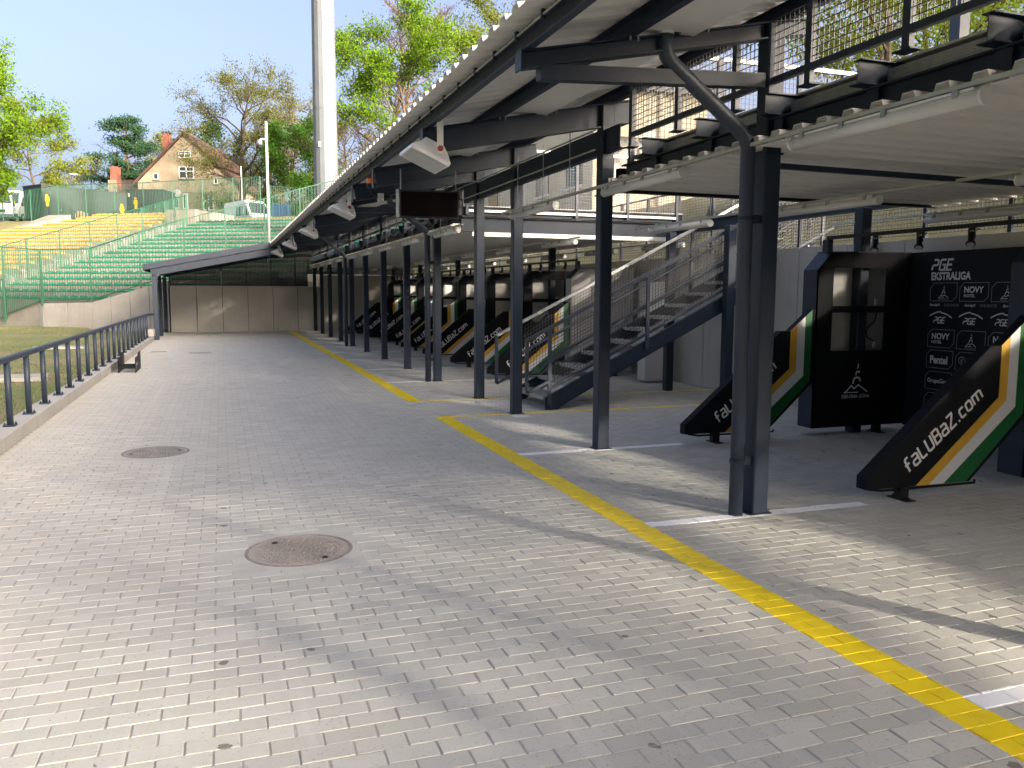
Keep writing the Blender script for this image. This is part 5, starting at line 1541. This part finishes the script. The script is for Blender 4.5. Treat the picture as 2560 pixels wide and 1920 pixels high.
tree('maple_tree', 'dense bright green maple at the left edge of the picture', (-14.9, 67.9, 7.0), 10.2, 4.8, LF_BRIGHT, 30000, .105, 11, clear=.12, n1=15, n2=7, sig=.32)
tree('lime_tree', 'rounded green tree left of the pine with bare inner branches', (-16.3, 95.4, 7.0), 12.9, 4.6, LF_YEL, 24000, .105, 12, clear=.12, n1=15, n2=7, sig=.3)
tree('young_tree', 'pale small leafed tree between the rounded tree and the pine', (-14.0, 111.4, 7.0), 10.3, 3.8, LF_PALE, 4200, .14, 13, clear=.1)
pine('tall dark pine with orange trunk left of the house', (-9.8, 109.4, 7.0), 15.2, 14)
tree('bare_tree', 'grey bare tree standing just left behind the pine', (-13.2, 118.2, 7.0), 16.0, 3.6, None, 0, .1, 15, clear=.35, n1=9)
tree('bare_tree', 'grey bare tree standing just right behind the pine', (-8.1, 120.6, 7.0), 15.5, 3.6, LF_PALE, 1500, .12, 16, clear=.3, n1=9)
tree('blossom_tree', 'pale round tree top behind the house ridge', (-3.4, 123.4, 7.0), 17.5, 4.4, LF_PALE, 11000, .12, 17, clear=.4)
tree('oak_tree', 'large sparse oak with dark spreading limbs in front of the house', (2.1, 82.7, 7.0), 14.8, 6.4, LF_OLIVE, 24000, .082, 18, clear=.13, n1=21, n2=8, n3=6, sig=.30, trunk=.42, spread=.55, twigr=.014)
tree('dark_tree', 'dark evergreen tree behind the oak', (0.5, 104.7, 7.0), 14.5, 4.2, LF_PINE, 8000, .17, 19, clear=.25)
tree('tall_tree', 'tall thin limbed tree with pale young leaves behind the oak', (5.8, 99.1, 7.0), 19.1, 5.0, LF_PALE, 9000, .085, 20, clear=.25, n1=18, n2=8, n3=7, bark=BARKB, twigr=.016)
tree('bare_tree', 'fine twigged grey tree between the oak and the light mast', (8.4, 95.8, 7.0), 17.5, 4.8, LF_PALE, 4000, .08, 61, bark=BARKB, clear=.2, n1=18, n2=8, n3=7, twigr=.016, spread=.7)
tree('birch_tree', 'pale leafed tree filling the gap left of the camera pole', (4.8, 105.7, 7.0), 17.9, 4.4, LF_PALE, 9000, .09, 62, clear=.2, n1=15, n2=7, twigr=.014)
tree('hornbeam_tree', 'full green tree directly behind the camera pole', (6.1, 78.6, 7.0), 9.4, 3.9, LF_MID, 22000, .105, 21, clear=.05, n1=13)
tree('shrub_tree', 'brownish half bare tree left of the light mast', (9.0, 88.7, 6.8), 13.9, 4.2, LF_OLIVE, 4200, .12, 22, clear=.1, bark=BARKB)
tree('bare_tree', 'tall bare brown tree rising right beside the light mast', (10.8, 65.0, 6.5), 17.7, 5.4, LF_BUD, 3000, .06, 23, bark=BARKB, clear=.2, n1=22, n2=8, n3=8, twigr=.017, spread=.85, trunk=.34)
tree('bare_tree', 'second tall bare brown tree behind the bright maple', (14.4, 70.5, 6.5), 20.5, 5.4, LF_BUD, 3000, .06, 24, bark=BARKB, clear=.2, n1=22, n2=8, n3=8, twigr=.017, spread=.85, trunk=.36)
tree('bare_tree', 'low brown bare tree just above the far roof edge', (8.7, 60.2, 6.3), 7.2, 4.0, LF_BUD, 2500, .06, 29, bark=BARKB, clear=.1, n1=18, twigr=.014, spread=.7)
tree('maple_tree', 'bright green maple above the roof right of the light mast', (13.1, 53.1, 6.0), 14.3, 4.7, LF_BRIGHT, 36000, .088, 25, clear=.25, n1=17, n2=7, sig=.30)
tree('maple_tree', 'yellowish sparse maple above the roof near the top edge', (19.1, 57.8, 6.0), 17.3, 4.8, LF_YEL, 16000, .085, 26, clear=.3, n1=14)
for k, (x, y, h, r, sd) in enumerate([(19, 20, 11, 4.6, 31), (25, 24, 13, 5.0, 32), (31, 17, 13, 5.2, 33), (23, 13, 11, 4.4, 34), (37, 27, 15, 6, 35)]):
    lab = ['yellow green tree behind the terrace mesh, leftmost at the top right', 'taller yellow green tree behind the terrace mesh', 'far yellow green tree behind the diagonal terrace strut',
           'yellow green tree at the top right corner of the picture', 'most distant yellow green tree behind the terrace'][k]
    tree('maple_tree', lab, (x, y, 4.2), h, r, LF_BRIGHT if k % 2 else LF_YEL, 22000, .066, sd, clear=.12, n1=13, sig=.42, group='trees behind the terrace')

# trees on the bank behind the camera's right shoulder; they dapple the low sun
for k, (x, y, h, r, sd) in enumerate([(17, -36, 12, 4.8, 41), (21, -28, 13, 5.2, 42), (16.5, -22, 12, 4.6, 43), (22, -17, 12.5, 5.0, 44), (17, -12, 11.5, 4.6, 45), (22, -6, 12, 5.0, 46), (17.5, -1, 11, 4.4, 47), (23, 4, 12, 4.8, 48)]):
    tree('maple_tree', 'bright green tree on the bank outside the right edge, %s along the row' % ROW[k], (x, y, 4.2), h, r, LF_BRIGHT if k % 2 else LF_YEL, 3200, .2, sd, clear=.5, n1=10, n2=5, n3=4, sig=.45, spread=.75, group='trees on the bank beyond the right edge')

# unseen trees added behind the camera to block low sky glow on the steel
for k, (x, y, h, r, sd) in enumerate([(-26, -30, 12, 6, 51), (-16, -36, 13, 6, 52), (-6, -34, 14, 6, 53), (4, -37, 14, 6, 54), (11, -46, 14, 6, 55), (-34, -20, 12, 6, 56)]):
    tree('lime_tree', 'unseen leafy tree added behind the viewer to block low sky, %s of the row' % ROW[k], (x, y, 0), h, r, LF_MID, 9000, .42, sd, clear=.06, n1=12, n2=5, n3=4, sig=.7, group='unseen trees added behind the viewer')
